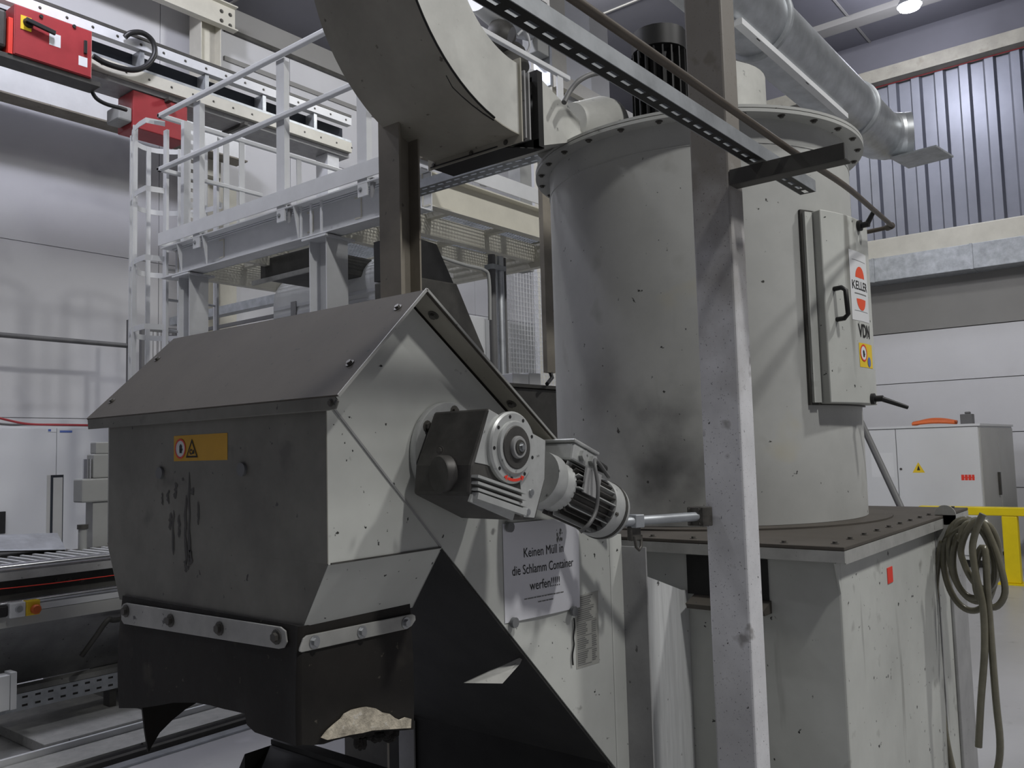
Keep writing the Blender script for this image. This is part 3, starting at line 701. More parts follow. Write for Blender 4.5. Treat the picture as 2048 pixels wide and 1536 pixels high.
# ------------------------------------------------------------------ gear motor on the gable
gm = thing('gear_motor', 'grey cast gear motor with finned motor bolted to the gable plate', 'motor', (1.292, HY0, 1.60))
GC = Vector((1.292, 0, 1.60)); ga = Vector((.945, 0, -.326)).normalized(); gb = Vector((.326, 0, .945)).normalized(); gy = Vector((0, 1, 0))
def G(a_, b_, y): return GC + ga * a_ + gb * b_ + gy * y
MB().lathe([(.103, 0), (.105, .003), (.105, .013), (.098, .016)], G(0, 0, HY0 - .0165), (0, 1, 0), 48).build('mounting_flange', M['alu'], gm, smooth=40)
MB().lathe([(.062, 0), (.074, .03)], G(0, 0, HY0 - .047), (0, 1, 0), 32).build('flange_neck', M['aludk'], gm, smooth=40)
for k in range(6):
    t = PI * .12 + k * PI / 3; q = GC + Vector((math.cos(t), 0, math.sin(t))) * .087
    bolt(gm, (q.x, HY0 - .0165, q.z), (0, -1, 0), .012, 'boltd')
yF, yB = 1.045, HY0 - .03
poly = [(978, 815), (1094, 880), (1091, 960), (1072, 1040), (1030, 1040), (938, 990), (942, 930)]
out = [at(px, py, Y=yF) for px, py in poly]
MB().sheet(out, (0, yB - yF, 0)).build('gear_housing', M['aludk'], gm, bevel=.006)
MB().sheet([at(px, py, Y=yF - .0015) for px, py in [(979, 819), (1091, 881), (1089, 958), (1069, 1036), (1048, 1034), (1040, 960), (975, 930), (950, 925)]], (0, .002, 0)).build('housing_face', M['alu'], gm, bevel=.001)
dc = at(1022, 895, Y=yF - .004)
MB().lathe([(.066, 0), (.070, .004), (.070, .012)], (dc.x, yF - .012, dc.z), (0, 1, 0), 48).build('output_flange', M['alu'], gm, smooth=40)
MB().lathe([(.0495, 0), (.052, .004), (.052, .006)], (dc.x, yF - .018, dc.z), (0, 1, 0), 40).build('flange_boss', M['alu'], gm, smooth=40)
MB().lathe([(.040, 0), (.042, .002), (.042, .004)], (dc.x, yF - .020, dc.z), (0, 1, 0), 36).build('shaft_seal', M['aludk'], gm, smooth=40)
MB().lathe([(.020, 0), (.022, .003), (.022, .008)], (dc.x, yF - .027, dc.z), (0, 1, 0), 28).build('hollow_shaft', M['greyst'], gm, smooth=40)
MB().lathe([(.014, 0), (.015, .002), (.015, .004)], (dc.x, yF - .029, dc.z), (0, 1, 0), 24).build('retaining_ring', M['dark'], gm, smooth=40)
bolt(gm, (dc.x + .002, yF - .029, dc.z), (0, -1, 0), .009, 'zinc')
for k in range(9):
    t = .35 + k * 2 * PI / 9
    MB().cyl((dc.x + .060*math.cos(t), yF - .0128, dc.z + .060*math.sin(t)), (dc.x + .060*math.cos(t), yF - .0118, dc.z + .060*math.sin(t)), .0035, n=10).build('tapped_hole', M['black'], gm)
def ff(u, v): return Vector((dc.x + u, yF - .0132, dc.z + v))
mb = MB(); disc2(mb, ff, 0, 0, .0655, .060, 10, -1.95, -1.30)
for t, s in ((-1.98, -1), (-1.27, 1)):
    c_, r_ = (math.cos(t), math.sin(t)), .0628; tx, ty = -c_[1]*s, c_[0]*s
    poly2(mb, ff, [(c_[0]*(r_-.006), c_[1]*(r_-.006)), (c_[0]*(r_+.006), c_[1]*(r_+.006)), (c_[0]*r_ + tx*.010, c_[1]*r_ + ty*.010)])
mb.build('turning_arrow', M['redm'], gm, label='red double-headed turning arrow')
# side cover cap, gear cover ribs, lower ledge
cc = at(905, 945, Y=1.13)
oc = Vector((1.185, 1.115, 1.57))
MB().lathe([(.034, 0), (.036, .004), (.036, .02)], oc + Vector((-.024, 0, -.01)), (.95, -.25, 0), 28).build('side_cap', M['aludk'], gm, smooth=40)
for k in range(4):
    p0 = at(948 + k*0, 952 + k * 13, Y=yF - .006); p1 = at(1046, 984 + k * 13 + 2, Y=yF - .006)
    MB().bar(p0, p1, .020, .005 if k < 3 else .012).build('cooling_rib', M['alu'], gm)
MB().sheet([at(px, py, Y=yF - .004) for px, py in [(945, 988), (1030, 1025), (1026, 1040), (940, 1003)]], (0, .006, 0)).build('lower_cover', M['alu'], gm)
for px, py in ((1062, 985), (1055, 1024)):
    q = at(px, py, Y=yF - .0018); MB().lathe([(.0065, 0), (.007, .004)], (q.x, yF - .005, q.z), (0, 1, 0), 14).build('socket_screw', M['zinc'], gm, smooth=40)
for px, py in ((880, 900), (958, 890)):
    q = at(px, py, Y=1.10); bolt(gm, q, (-1, -.3, 0), .008, 'boltd')
# motor
mA = at(1083, 960, Y=1.115); 
m0 = Vector((mA.x, 1.115, mA.z)); 
def mp(t): return m0 + ga * t
MB().lathe([(.060, -.02), (.062, .012), (.050, .03), (.055, .055)], m0, ga, 32).build('motor_adapter', M['alu'], gm, smooth=40)
mt = MB().lathe([(.050, .05), (.050, .215)], m0, ga, 32).build('motor_body', M['aludk'], gm, smooth=40)
fin = MB().obox((0, 0, 0), (.080, 0, 0), (0, .0014, 0), (0, 0, .009))
fa, fb = MB().frame(ga); fmesh = None
for k in range(26):
    t = 2 * PI * k / 26; d = fa * math.cos(t) + fb * math.sin(t); sd = ga.cross(d)
    MB().obox(mp(.132) + d * .056, ga * .080, sd * .0013, d * .008).build('cooling_fin', M['aludk'] if k % 3 else M['alu'], mt)
MB().lathe([(.066, .205), (.068, .212), (.068, .262), (.060, .275), (.02, .278)], m0, ga, 40).build('fan_cover', M['alu'], gm, smooth=40)
MB().lathe([(.0695, .243), (.0695, .252)], m0, ga, 40).build('cover_band', M['dark'], gm, smooth=40)
bolt(gm, mp(.228) + Vector((-.02, -.0645, -.012)), (-.2, -.95, -.2), .006, 'boltd')
# terminal box on top of the motor
tb_c = mp(.10) + gb * .083 + Vector((0, .01, 0))
MB().obox(tb_c, ga * .048, gy * .042, gb * .020).build('terminal_box', M['alu'], gm, bevel=.005)
MB().obox(tb_c + gb * .024, ga * .052, gy * .046, gb * .004).build('terminal_lid', M['alu'], gm, bevel=.003)
for t_ in (-.012, .028):
    q = tb_c + ga * t_ - gy * .042
    MB().cyl(q, q - gy * .010, .013, n=6).build('gland_plug', M['alu'], gm)
q = tb_c + ga * .032 - gy * .042 - gb * .002
MB().cyl(q + ga * .014, q + ga * .052, .012, .010, n=14).build('cable_gland', M['black'], gm, smooth=40)
MB().obox(mp(.10) - gy * .062 + gb * .022, ga * .030, gy * .003, gb * .028).build('rating_plate', M['greyst'], gm)
pts = [q + ga * .05, q + ga * .075 - gb * .012, at(1190, 920, Y=1.05), at(1196, 975, Y=1.03), at(1192, 1020, Y=1.03), at(1178, 1048, Y=1.03), at(1160, 1064, Y=1.045)]
MB().tube(smooth_path(pts, 6), .0045, 8).build('motor_cable', M['cable'], gm, smooth=60)

# ------------------------------------------------------------------ steel posts, strut, conduit, brace
ps = thing('steel_post', 'near square steel post in speckled grey paint with a dark arm near the top', 'post', (2.04, .935, 0))
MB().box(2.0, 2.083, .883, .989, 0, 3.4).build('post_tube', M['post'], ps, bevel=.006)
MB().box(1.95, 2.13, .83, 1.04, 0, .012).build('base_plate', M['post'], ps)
am = MB(); am.box(2.0, 2.006, .598, .8825, 2.256, 2.296); am.box(2.006, 2.045, .598, .8825, 2.256, 2.261)
am.build('bracket_arm', M['dark'], ps, bevel=.001, label='dark steel angle arm')
ar = thing('slotted_strut', 'slotted galvanised strut channel running overhead and resting on the dark post arm', 'strut', (1.2, .815, 2.30))
SZ = 2.300; SY0, SY1 = .790, .831; SX0, SX1 = .2, 2.36
def slotted(mb, fn, L0, L1, w, pitch, sl, sw):
    """plate pierced by a row of slots; fn(u,v) to a point, u along, v across 0..w"""
    n = int((L1 - L0) / pitch); v0, v1 = (w - sw) / 2, (w + sw) / 2
    grid2(mb, fn, L0, L1, 0, v0); grid2(mb, fn, L0, L1, v1, w)
    u = L0
    for k in range(n + 1):
        e = L0 + k * pitch + (pitch - sl); e = min(e, L1)
        grid2(mb, fn, u, e, v0, v1); u = e + sl
        if u >= L1: break
mb = MB(); slotted(mb, lambda u, v: Vector((u, SY0 + v, SZ)), SX0, SX1, SY1 - SY0, .050, .028, .012)
mb.build('slotted_base', M['black'], ar, label='slotted underside, dark with light showing through the slots')
MB().box(SX0, SX1, SY0 - .002, SY0, SZ, SZ + .032).build('channel_side', M['galvd'], ar)
MB().box(SX0, SX1, SY1, SY1 + .002, SZ, SZ + .032).build('channel_side', M['galvd'], ar)
MB().box(SX0, SX1, SY0, SY0 + .009, SZ + .030, SZ + .032).build('channel_lip', M['galvd'], ar)
MB().box(SX0, SX1, SY1 - .009, SY1, SZ + .030, SZ + .032).build('channel_lip', M['galvd'], ar)
cp = [(.2, .725, 2.312), (1.2, .725, 2.312), (2.0, .725, 2.310), (2.5, .755, 2.345), (3.0, .815, 2.39), (3.44, .872, 2.432)]
cn = thing('conduit_pipe', 'thin brown steel conduit pipe running overhead beside the slotted strut to the vessel side', 'pipe', (1.5, .725, 2.30))
MB().tube(smooth_path(cp + [(3.49, .88, 2.436), (3.50, .90, 2.436), (3.50, 1.04, 2.430)], 5), .0085, 10).build('pipe', M['brown'], cn, smooth=60)
MB().tube([(3.475, .876, 2.435), (3.50, .90, 2.436)], .0135, 10).build('elbow_fitting', M['brown'], cn, smooth=60)
MB().tube(smooth_path([(2.05, .727, 2.322), (2.05, .738, 2.312), (2.05, .732, 2.296), (2.05, .722, 2.27), (2.05, .714, 2.29)], 4), .003, 6).build('pipe_clip', M['black'], cn)
# diagonal brace pipe with clamps
bp = thing('brace_pipe', 'horizontal galvanised brace pipe clamped to the near post below the gear motor', 'pipe', (1.8, 1.1, 1.42))
b0 = at(1165, 1050, Y=1.17); b1 = at(1408, 1032, X=1.992)
b0.z = 1.419; b1.z = 1.424
MB().cyl(b0, b1, .0115, n=16).build('pipe', M['galvd'], bp, smooth=40)
bd = (b1 - b0).normalized()
e = b1 - bd * .012
MB().obox(e, bd * .014, Vector((0, .022, 0)), Vector((0, 0, .024))).build('end_clamp', M['boltd'], bp, bevel=.002)
for s_ in (-1, 1):
    for y_ in (-1, 1): bolt(bp, e - bd * .014 + Vector((0, y_ * .014, s_ * .018)), -bd, .006, 'boltd')
q = b0.lerp(b1, .42)
MB().obox(q, bd * .012, Vector((0, .015, 0)), Vector((0, 0, .016))).build('hanger_clamp', M['galvd'], bp, bevel=.002)
MB().obox(q + Vector((0, .004, -.030)), bd * .014, Vector((0, .006, 0)), Vector((0, 0, .018))).build('shackle', M['boltd'], bp, bevel=.003)
MB().tube([q + Vector((-.016, -.006, -.035)), q + Vector((-.012, -.008, -.062)), q + Vector((.0, -.008, -.070)), q + Vector((.012, -.008, -.062)), q + Vector((.016, -.006, -.035))], .004, 8).build('shackle', M['boltd'], bp, smooth=60)

c2 = thing('steel_column', 'brown-grey steel H column standing behind the hood under the curved duct', 'column', (2.05, 2.13, 0))
mb = MB(); 
mb.box(2.0, 2.008, 2.078, 2.182, 0, 2.92); mb.box(2.092, 2.10, 2.078, 2.182, 0, 2.92); mb.box(2.008, 2.092, 2.126, 2.134, 0, 2.92)
mb.build('column_profile', M['column'], c2, bevel=.001)
MB().box(1.96, 2.14, 2.04, 2.22, 0, .012).build('base_plate', M['column'], c2)

# ------------------------------------------------------------------ curved rectangular duct
DY0, DY1 = 1.75, 2.157
du = thing('curved_duct', 'big curved rectangular duct bend in dirty grey paint rising out of frame at top', 'duct', (2.2, 1.95, 2.68))
DC = (2.255, 3.26); RO, RI = .572, .325
angs = [math.radians(270 - 90 * i / 20) for i in range(21)]
po = [(DC[0] + RO * math.cos(a), DC[1] + RO * math.sin(a)) for a in angs]; pi_ = [(DC[0] + RI * math.cos(a), DC[1] + RI * math.sin(a)) for a in angs]
for y, nm in ((DY0, 'near_cheek'), (DY1 - .003, 'far_cheek')):
    mb = MB()
    for i in range(20): mb.sheet([(po[i][0], y, po[i][1]), (po[i+1][0], y, po[i+1][1]), (pi_[i+1][0], y, pi_[i+1][1]), (pi_[i][0], y, pi_[i][1])], (0, .003, 0))
    mb.build(nm, M['duct'], du)
def arcsheet(pp, name, m, dr_):
    mb = MB(); V = []
    for (x, z) in pp:
        n_ = Vector((x - DC[0], 0, z - DC[1])).normalized() * dr_
        V += [(x, DY0, z), (x, DY1, z), (x + n_.x, DY1, z + n_.z), (x + n_.x, DY0, z + n_.z)]
    Fc = []
    for i in range(len(pp) - 1):
        k = 4*i
        for j in range(4): Fc.append((k+j, k+4+j, k+4+(j+1) % 4, k+(j+1) % 4))
    k = 4 * (len(pp) - 1); Fc += [(0, 1, 2, 3), (k+3, k+2, k+1, k)]
    mb.add(V, Fc).build(name, m, du, smooth=40)
arcsheet(po, 'outer_sheet', M['tan'], .004); arcsheet(pi_, 'inner_sheet', M['duct'], -.003)
# sealing bead along the outer edge
MB().tube([(x, DY0 - .002, z) for x, z in po[3:17]], .004, 6).build('sealant_bead', M['black'], du, smooth=60)
MB().tube([(x + .004, DY0 + .035 - .03 * abs(i - 4) / 4, z - .005) for i, (x, z) in enumerate(po[3:9])], .003, 6).build('sealant_bead', M['black'], du, smooth=60)
# straight riser above the bend
x0_, x1_ = DC[0] - RO - .004, DC[0] - RI
MB().box(x0_ - .03, x1_ + .03, DY0 - .03, DY1 + .03, DC[1], DC[1] + .008).build('joint_flange', M['tan'], du)
MB().box(x0_, x1_, DY0, DY1, DC[1] + .008, 4.6).build('riser', M['tan'], du)
# end flange toward the gasket
MB().box(DC[0], DC[0] + .006, DY0 - .012, DY1 + .03, DC[1] - RO - .03, DC[1] - RI + .02).build('end_flange', M['tan'], du)
for y_ in (DY0 + .06, DY0 + .22, DY1 - .0):
    bolt(du, (DC[0] - .001, y_, DC[1] - RO - .016), (-1, 0, 0), .010, 'boltd')
MB().box(DC[0] + .007, 2.345, DY0 + .02, DY1 - .02, DC[1] - RO + .012, DC[1] - RI - .012).build('flexible_sleeve', M['dark'], du)
for k in range(3):
    MB().box(DC[0] + .02 + k * .024, DC[0] + .028 + k * .024, DY0 + .006, DY1 - .01, DC[1] - RO + .0, DC[1] - RI - .004).build('sleeve_fold', M['greyst'], du)
# inlet transition on the vessel
il = thing('inlet_duct', 'grey inlet duct narrowing from the black gasket to the vessel lid', 'duct', (2.6, 1.95, 2.69))
gx = 2.352; gz0, gz1 = 2.68, 2.945
g_ = MB()
g_.box(gx, gx + .03, DY0 - .012, DY0 + .012, gz0 - .012, gz1); g_.box(gx, gx + .03, DY1 - .012, DY1 + .02, gz0 - .012, gz1)
g_.box(gx, gx + .03, DY0 - .0119, DY1 + .02, gz0 - .012, gz0 + .014); g_.box(gx, gx + .03, DY0 + .012, DY1 - .012, gz1 - .02, gz1)
g_.build('gasket_frame', M['black'], il)
MB().sheet([(gx - .10, DY1 + .018, gz0 - .016), (gx - .10, DY0 + .10, gz0 - .016), (gx + .03, DY0 - .012, gz0 - .016), (gx + .03, DY1 + .018, gz0 - .016)], (0, 0, .004)).build('gasket_apron', M['black'], il)
TA = [(gx + .031, DY0, gz0), (gx + .031, DY1, gz0), (gx + .031, DY1, gz1 - .015), (gx + .031, DY0, gz1 - .015)]
TB = [(2.68, DY0 + .03, gz0 + .105), (2.68, DY1 - .06, gz0 + .105), (2.68, DY1 - .06, 2.865), (2.68, DY0 + .03, 2.865)]
mb = MB().add(TA + TB, [(0, 1, 5, 4), (1, 2, 6, 5), (2, 3, 7, 6), (3, 0, 4, 7), (3, 2, 1, 0), (4, 5, 6, 7)]); mb.build('transition', M['duct'], il)
MB().lathe([(.085, 0), (.09, .05), (.085, .10)], (2.681, 1.92, 2.83), (1, 0, 0), 28).build('throat', M['duct'], il, smooth=40)
MB().lathe([(.09, 0), (.15, .16), (.15, .20)], (2.785, 1.90, 2.91), (1, -.12, .05), 32).build('flared_cone', M['duct'], il, smooth=40)
q = at(1273, 206, Y=1.737)
MB().cyl(q + Vector((0, .0, 0)), q + Vector((0, .004, 0)), .026, n=20).build('yellow_dot', M['yellow'], il, label='round yellow sticker')
# cable looping over the inlet
pts = [at(1128, 205, Y=1.70), at(1140, 182, Y=1.70), at(1160, 160, Y=1.68), at(1190, 147, Y=1.66), at(1230, 146, Y=1.62), at(1270, 160, Y=1.6), at(1300, 185, Y=1.6)]
tag(MB().tube(smooth_path(pts, 6), .010, 10).build('fan_cable', M['cable'], smooth=60), 'dark cable arching over the inlet duct to the fan motor', 'cable')

# perforated cable tray under the bend
ct = thing('cable_tray', 'perforated galvanised cable tray running below the curved duct', 'tray', (2.75, 2.7, 2.7))
TXc = 2.78
pa = at(985, 338, X=TXc); pb = at(842, 392, X=TXc)
zc_ = at(900, 368, X=TXc).z
mb = MB()
for k, vv in enumerate((0, .045)):
    slotted(mb, lambda u, v, vv=vv: Vector((TXc - .05 + vv + v, pa.y - .3 + u, zc_)), 0, pb.y - pa.y + .42, .045, .05, .030, .010)
mb.build('tray_bottom', M['galv'], ct)
MB().box(TXc - .052, TXc - .05, pa.y - .3, pb.y + .12, zc_ - .0, zc_ + .04).build('tray_side', M['galv'], ct)
MB().box(TXc + .04, TXc + .042, pa.y - .3, pb.y + .12, zc_ - .0, zc_ + .04).build('tray_side', M['galv'], ct)

# ------------------------------------------------------------------ hose coil on the tank hook
hs = thing('hose_coil', 'coil of brown translucent hose hung on the hook at the tank side', 'hose', (HKX, .6, .5))
def hp(px, py, dx=0): return at(px, py, X=HKX - .03 + dx)
def loop(cx, cy, rx, ry, tilt, dx, a_from, a_to, n=14):
    out = []
    for i in range(n + 1):
        a = a_from + (a_to - a_from) * i / n
        u, v = rx * math.cos(a), ry * math.sin(a)
        out.append(hp(cx + u * math.cos(tilt) - v * math.sin(tilt), cy + u * math.sin(tilt) + v * math.cos(tilt), dx + .004 * math.sin(a)))
    return out
path = [hp(1905, 1536, -.0), hp(1893, 1480, -.0), hp(1882, 1400, 0), hp(1876, 1300, 0), hp(1871, 1210, 0), hp(1873, 1150, 0), hp(1882, 1090, 0)]
path += loop(1938, 1130, 50, 92, -.12, -.005, PI * 1.18, PI * 3.2)
path += loop(1945, 1122, 44, 82, -.20, -.032, PI * 1.25, PI * 3.25)
path += loop(1952, 1118, 46, 78, .05, -.055, PI * 1.3, PI * 3.2)
path += loop(1955, 1112, 30, 68, -.28, -.078, PI * 1.2, PI * 3.1)
path += [hp(1935, 1060, -.10), hp(1960, 1040, -.10), hp(1985, 1085, -.10), hp(2003, 1140, -.10), hp(2010, 1185, -.10), hp(1995, 1212, -.10), hp(1972, 1212, -.105), hp(1955, 1190, -.11), hp(1950, 1150, -.11), hp(1958, 1105, -.12), hp(1970, 1100, -.13), hp(1975, 1180, -.13), hp(1981, 1260, -.13), hp(1992, 1400, -.13), hp(2000, 1480, -.13), hp(1997, 1530, -.13), hp(1985, 1570, -.13)]
MB().tube(smooth_path(path, 4), .0115, 8).build('hose_loops', M['hose'], hs, smooth=60)
p2 = [hp(1966, 1028, -.15), hp(1955, 1052, -.15), hp(1945, 1095, -.15), hp(1952, 1150, -.15), hp(1966, 1215, -.15), hp(1969, 1300, -.15), hp(1962, 1400, -.15), hp(1957, 1494, -.15)]
MB().tube(smooth_path(p2, 5), .0115, 8).build('hose_end', M['hose'], hs, smooth=60)

# drain pipe between vessel and the back of the tank
dpz = at(1733, 868, X=4.25); dpe = at(1806, 1024, X=4.0)
dpd = dpe - dpz
tag(MB().tube([tuple(dpz - dpd * 1.4), tuple(dpz), tuple(dpe), tuple(dpe + dpd * .25), (dpe.x - .03, dpe.y - .05, .0)], .015, 10).build('drain_pipe', M['cable'], smooth=60), 'grey drain pipe slanting down behind the round vessel', 'pipe')

# ------------------------------------------------------------------ round extraction duct overhead
rd_ = thing('round_duct', 'round galvanised extraction duct running overhead above the vessel to an open elbow', 'duct', (4.5, 1.6, 3.67))
RDY, RDZ, RDR = 1.60, 3.72, .170
for xa, xb in ((2.0, 4.02), (4.06, 5.50), (5.54, 6.05)):
    MB().lathe([(RDR, 0), (RDR, xb - xa)], (xa, RDY, RDZ), (1, 0, 0), 40).build('duct_length', M['galv'], rd_, smooth=40)
for xa in (4.02, 5.50):
    MB().lathe([(RDR + .006, 0), (RDR + .02, .008), (RDR + .02, .032), (RDR + .006, .04)], (xa, RDY, RDZ), (1, 0, 0), 40).build('joint_collar', M['galvd'], rd_, smooth=40)
el = []
for i in range(4):
    a, b = PI / 2 * i / 4 * .9, PI / 2 * (i + 1) / 4 * .9
    c = lambda t: Vector((6.052 + .22 * math.sin(t), RDY - .22 * (1 - math.cos(t)), RDZ))
    MB().cyl(c(a), c(b), RDR - .004 * (i + 1), RDR - .004 * (i + 1), n=32).build('elbow_segment', M['galv'], rd_, smooth=40)
MB().obox((6.27, RDY - .24, RDZ - .175), (.16, -.02, -.0), (.02, .15, 0), (0, 0, .006)).build('outlet_plate', M['galvd'], rd_)
rs = thing('duct_rail', 'slim pale steel rail running below the round duct on short stays', 'rail', (4.5, 1.6, 3.5))
ra, rb = at(1476, 48, Y=1.52), at(1690, 240, Y=1.52)
zr_ = (ra.z + rb.z) / 2
MB().box(ra.x, rb.x, 1.50, 1.54, zr_, zr_ + .03).build('rail', M['white'], rs)
for f in (.12, .55):
    x = ra.x + (rb.x - ra.x) * f
    MB().box(x, x + .04, 1.505, 1.51, zr_ + .0, RDZ - RDR + .005).build('stay', M['white'], rs)

# ------------------------------------------------------------------ access platform
PX = 3.9
ZR = 4.723; ZM = at(320, 338, X=PX).z; ZTT = at(333, 462, X=PX).z; ZTB = at(334, 487, X=PX).z
ZD = ZTB + .0; YL = 7.13; YR = 3.90; PX1 = 6.1
pf = thing('access_platform', 'white steel access platform with grating deck on H columns at upper left', 'platform', (5.0, 5.5, 0))
ZB0 = ZD - .30                                     # underside of the edge beams
def channel(name, p, q, h, fl, m='white', out=1):
    """C section from p to q (top centre line), flanges towards out * left normal"""
    p, q = Vector(p), Vector(q); a = (q - p).normalized(); n = Vector((-a.y, a.x, 0)) * out
    mb = MB()
    c = (p + q) / 2; L = (q - p).length / 2
    mb.obox(c - Vector((0, 0, h / 2)) , a * L, n * .004, Vector((0, 0, h / 2)))
    mb.obox(c - Vector((0, 0, .005)) + n * fl / 2, a * L, n * fl / 2, Vector((0, 0, .005)))
    mb.obox(c - Vector((0, 0, h - .005)) + n * fl / 2, a * L, n * fl / 2, Vector((0, 0, .005)))
    return mb.build(name, M[m], pf)
channel('edge_beam', (PX + .15, YL, ZD - .02), (PX + .15, YR, ZD - .02), .28, .15, out=-1)
channel('edge_beam', (PX + .14, YR + .08, ZD - .02), (PX1, YR + .08, ZD - .02), .24, .07, 'cream', out=-1)
channel('edge_beam', (PX1, YL, ZD - .02), (PX1, YR + .1, ZD - .02), .24, .07, 'cream')
channel('edge_beam', (PX + .14, YL - .05, ZD - .02), (PX1, YL - .05, ZD - .02), .24, .07, 'cream')
for y in (6.35, 5.15, 4.6):
    channel('cross_beam', (PX + .14, y, ZD - .05), (PX1, y, ZD - .05), .16, .07, 'cream')
for x in (4.7, 5.4):
    MB().box(x, x + .06, YR + .12, YL - .1, ZD - .09, ZD - .045).build('deck_bearer', M['cream'], pf)
# grating: bearing bars and cross rods
mb = MB()
x = PX + .08
while x < PX1:
    mb.box(x, x + .004, YR + .1, YL - .06, ZD - .035, ZD - .005); x += .034
y = YR + .1
while y < YL - .06:
    mb.box(PX + .08, PX1, y, y + .005, ZD - .012, ZD - .005); y += .05
mb.build('deck_grating', M['galvd'], pf, kind='stuff')
def hcol(x, y, z0, z1, w, name='column', m='white', par=None):
    mb = MB(); mb.box(x, x + w, y, y + .009, z0, z1); mb.box(x, x + w, y + w - .009, y + w, z0, z1); mb.box(x + w / 2 - .004, x + w / 2 + .004, y + .009, y + w - .009, z0, z1)
    o = mb.build(name, M[m], par or pf)
    MB().box(x - .04, x + w + .04, y - .04, y + w + .04, z1, z1 + .015).build('head_plate', M[m], par or pf)
    return o
cY = at(640, 520, X=PX + .05).y
hcol(PX + .03, cY - .10, 0, ZD - .325, .20)
cY2 = at(372, 600, X=PX + .05).y
hcol(PX + .03, cY2 - .09, 0, ZD - .325, .18)
hcol(5.9, 6.9, 0, ZD - .30, .18); hcol(5.9, 4.05, 0, ZD - .30, .18)
for y in (cY - .02, cY + .10, cY + .22):
    MB().box(PX + .045, PX + .055, y - .01, y + .01, ZD - .28, ZD - .03).build('web_stiffener', M['white'], pf)
for y in (6.50, 5.25, 6.9):
    MB().prism([(PX - .0, ZD - .02), (PX + .05, ZD - .02), (PX + .05, ZD - .30)], 'y', y - .05, y - .04).build('gusset_plate', M['white'], pf)

# guard railing
gr = thing('guard_railing', 'white guard railing round the edge of the high platform', 'railing', (PX, 5.5, ZD))
tw = .042
MB().box(PX - tw, PX, YR, YL, ZR - tw, ZR).build('handrail', M['white'], gr, bevel=.008)
MB().box(PX - tw, PX, YR, YL, ZM - .036, ZM).build('mid_rail', M['white'], gr, bevel=.006)
MB().box(PX - tw, PX1, YL - tw, YL, ZR - tw, ZR).build('handrail', M['white'], gr, bevel=.008)
MB().box(PX - tw, 4.95, YL - tw, YL, ZM - .036, ZM).build('mid_rail', M['white'], gr, bevel=.006)
MB().box(PX - tw, 5.75, YR - .0, YR + tw, ZR - tw - .0, ZR - .0).build('handrail', M['white'], gr, bevel=.008)
MB().box(PX - tw, 5.75, YR - .0, YR + tw, ZM - .036, ZM).build('mid_rail', M['white'], gr, bevel=.006)
MB().box(PX - .012, PX, YR, YL + .02, ZTB, ZTT).build('toe_board', M['white'], gr)
MB().box(PX, PX1, YL, YL + .01, ZTB, ZTT).build('toe_board', M['white'], gr)
MB().box(PX, PX1, YR - .01, YR, ZTB, ZTT).build('toe_board', M['white'], gr)
for yp in (6.545, 5.36, 4.425):
    MB().box(PX + .001, PX + .012, yp - .05, yp + .05, ZTB - .12, ZR - tw).build('rail_post', M['white'], gr)
    MB().box(PX + .012, PX + .05, yp - .05, yp - .038, ZTB - .0, ZR - tw - .02).build('rail_post', M['white'], gr)
    bolt(gr, (PX + .0, yp + .02, ZTB - .07), (-1, 0, 0), .018, 'zinc')
    MB().prism([(PX + .02, ZTB - .14), (PX + .055, ZTB - .0), (PX + .02, ZTB - .0)], 'y', yp - .09, yp - .06).build('post_bracket', M['greyst'], gr)
for xp in (4.55, 4.72, 5.4):
    MB().box(xp - .03, xp + .03, YL - .03, YL - .02, ZTB, ZR - .01).build('rail_post', M['white'], gr)
for xp in (5.62, 4.6):
    MB().box(xp - .04, xp + .04, YR + .015, YR + .03, ZTB, ZR - .01).build('rail_post', M['white'], gr)

# caged ladder
lad = thing('caged_ladder', 'white ladder with round safety cage at the left end of the platform', 'ladder', (4.25, 7.25, 0))
LXa, LXb, LYs = 3.99, 4.50, 7.20
for x in (LXa, LXb):
    MB().box(x - .012, x + .012, LYs - .03, LYs + .03, 0, ZR - .1).build('stringer', M['white'], lad)
z = .25
while z < ZD:
    MB().cyl((LXa + .013, LYs, z), (LXb - .013, LYs, z), .013, n=8).build('rung', M['white'], lad, smooth=50); z += .28
cxl = (LXa + LXb) / 2 - .04; rl_ = .385
hz = [at(270, yy_, Y=LYs + .3).z for yy_ in (262, 395, 530, 665)] + [2.2]
def hoop_pt(a, z): return Vector((cxl - rl_ * math.cos(a), LYs + .04 + .68 * math.sin(a), z))
for z in hz:
    P = [Vector((LXa - .013, LYs, z))] + [hoop_pt(PI * i / 16, z) for i in range(17)] + [Vector((LXb + .013, LYs, z))]
    mb = MB(); V = []; Fc = []
    for p in P: V += [p, p + Vector((0, 0, .05))]
    cxy = Vector((cxl, LYs, z))
    for p in P:
        dv = (p - cxy); dv.z = 0; dv = dv.normalized() * .006; V += [p + dv, p + dv + Vector((0, 0, .05))]
    n_ = len(P)
    for i in range(n_ - 1):
        a_, b_ = 2*i, 2*(i+1); o_ = 2*n_
        Fc += [(a_, b_, b_+1, a_+1), (o_+a_, o_+a_+1, o_+b_+1, o_+b_), (a_+1, b_+1, o_+b_+1, o_+a_+1), (a_, o_+a_, o_+b_, b_)]
    mb.add(V, Fc).build('cage_hoop', M['white'], lad, smooth=40)
for a in (.12, .28, .5, .72, .88):
    p = hoop_pt(PI * a, 0); MB().box(p.x - .022, p.x + .022, p.y - .006, p.y + .006, 2.2, hz[0] + .05).build('cage_strip', M['white'], lad)
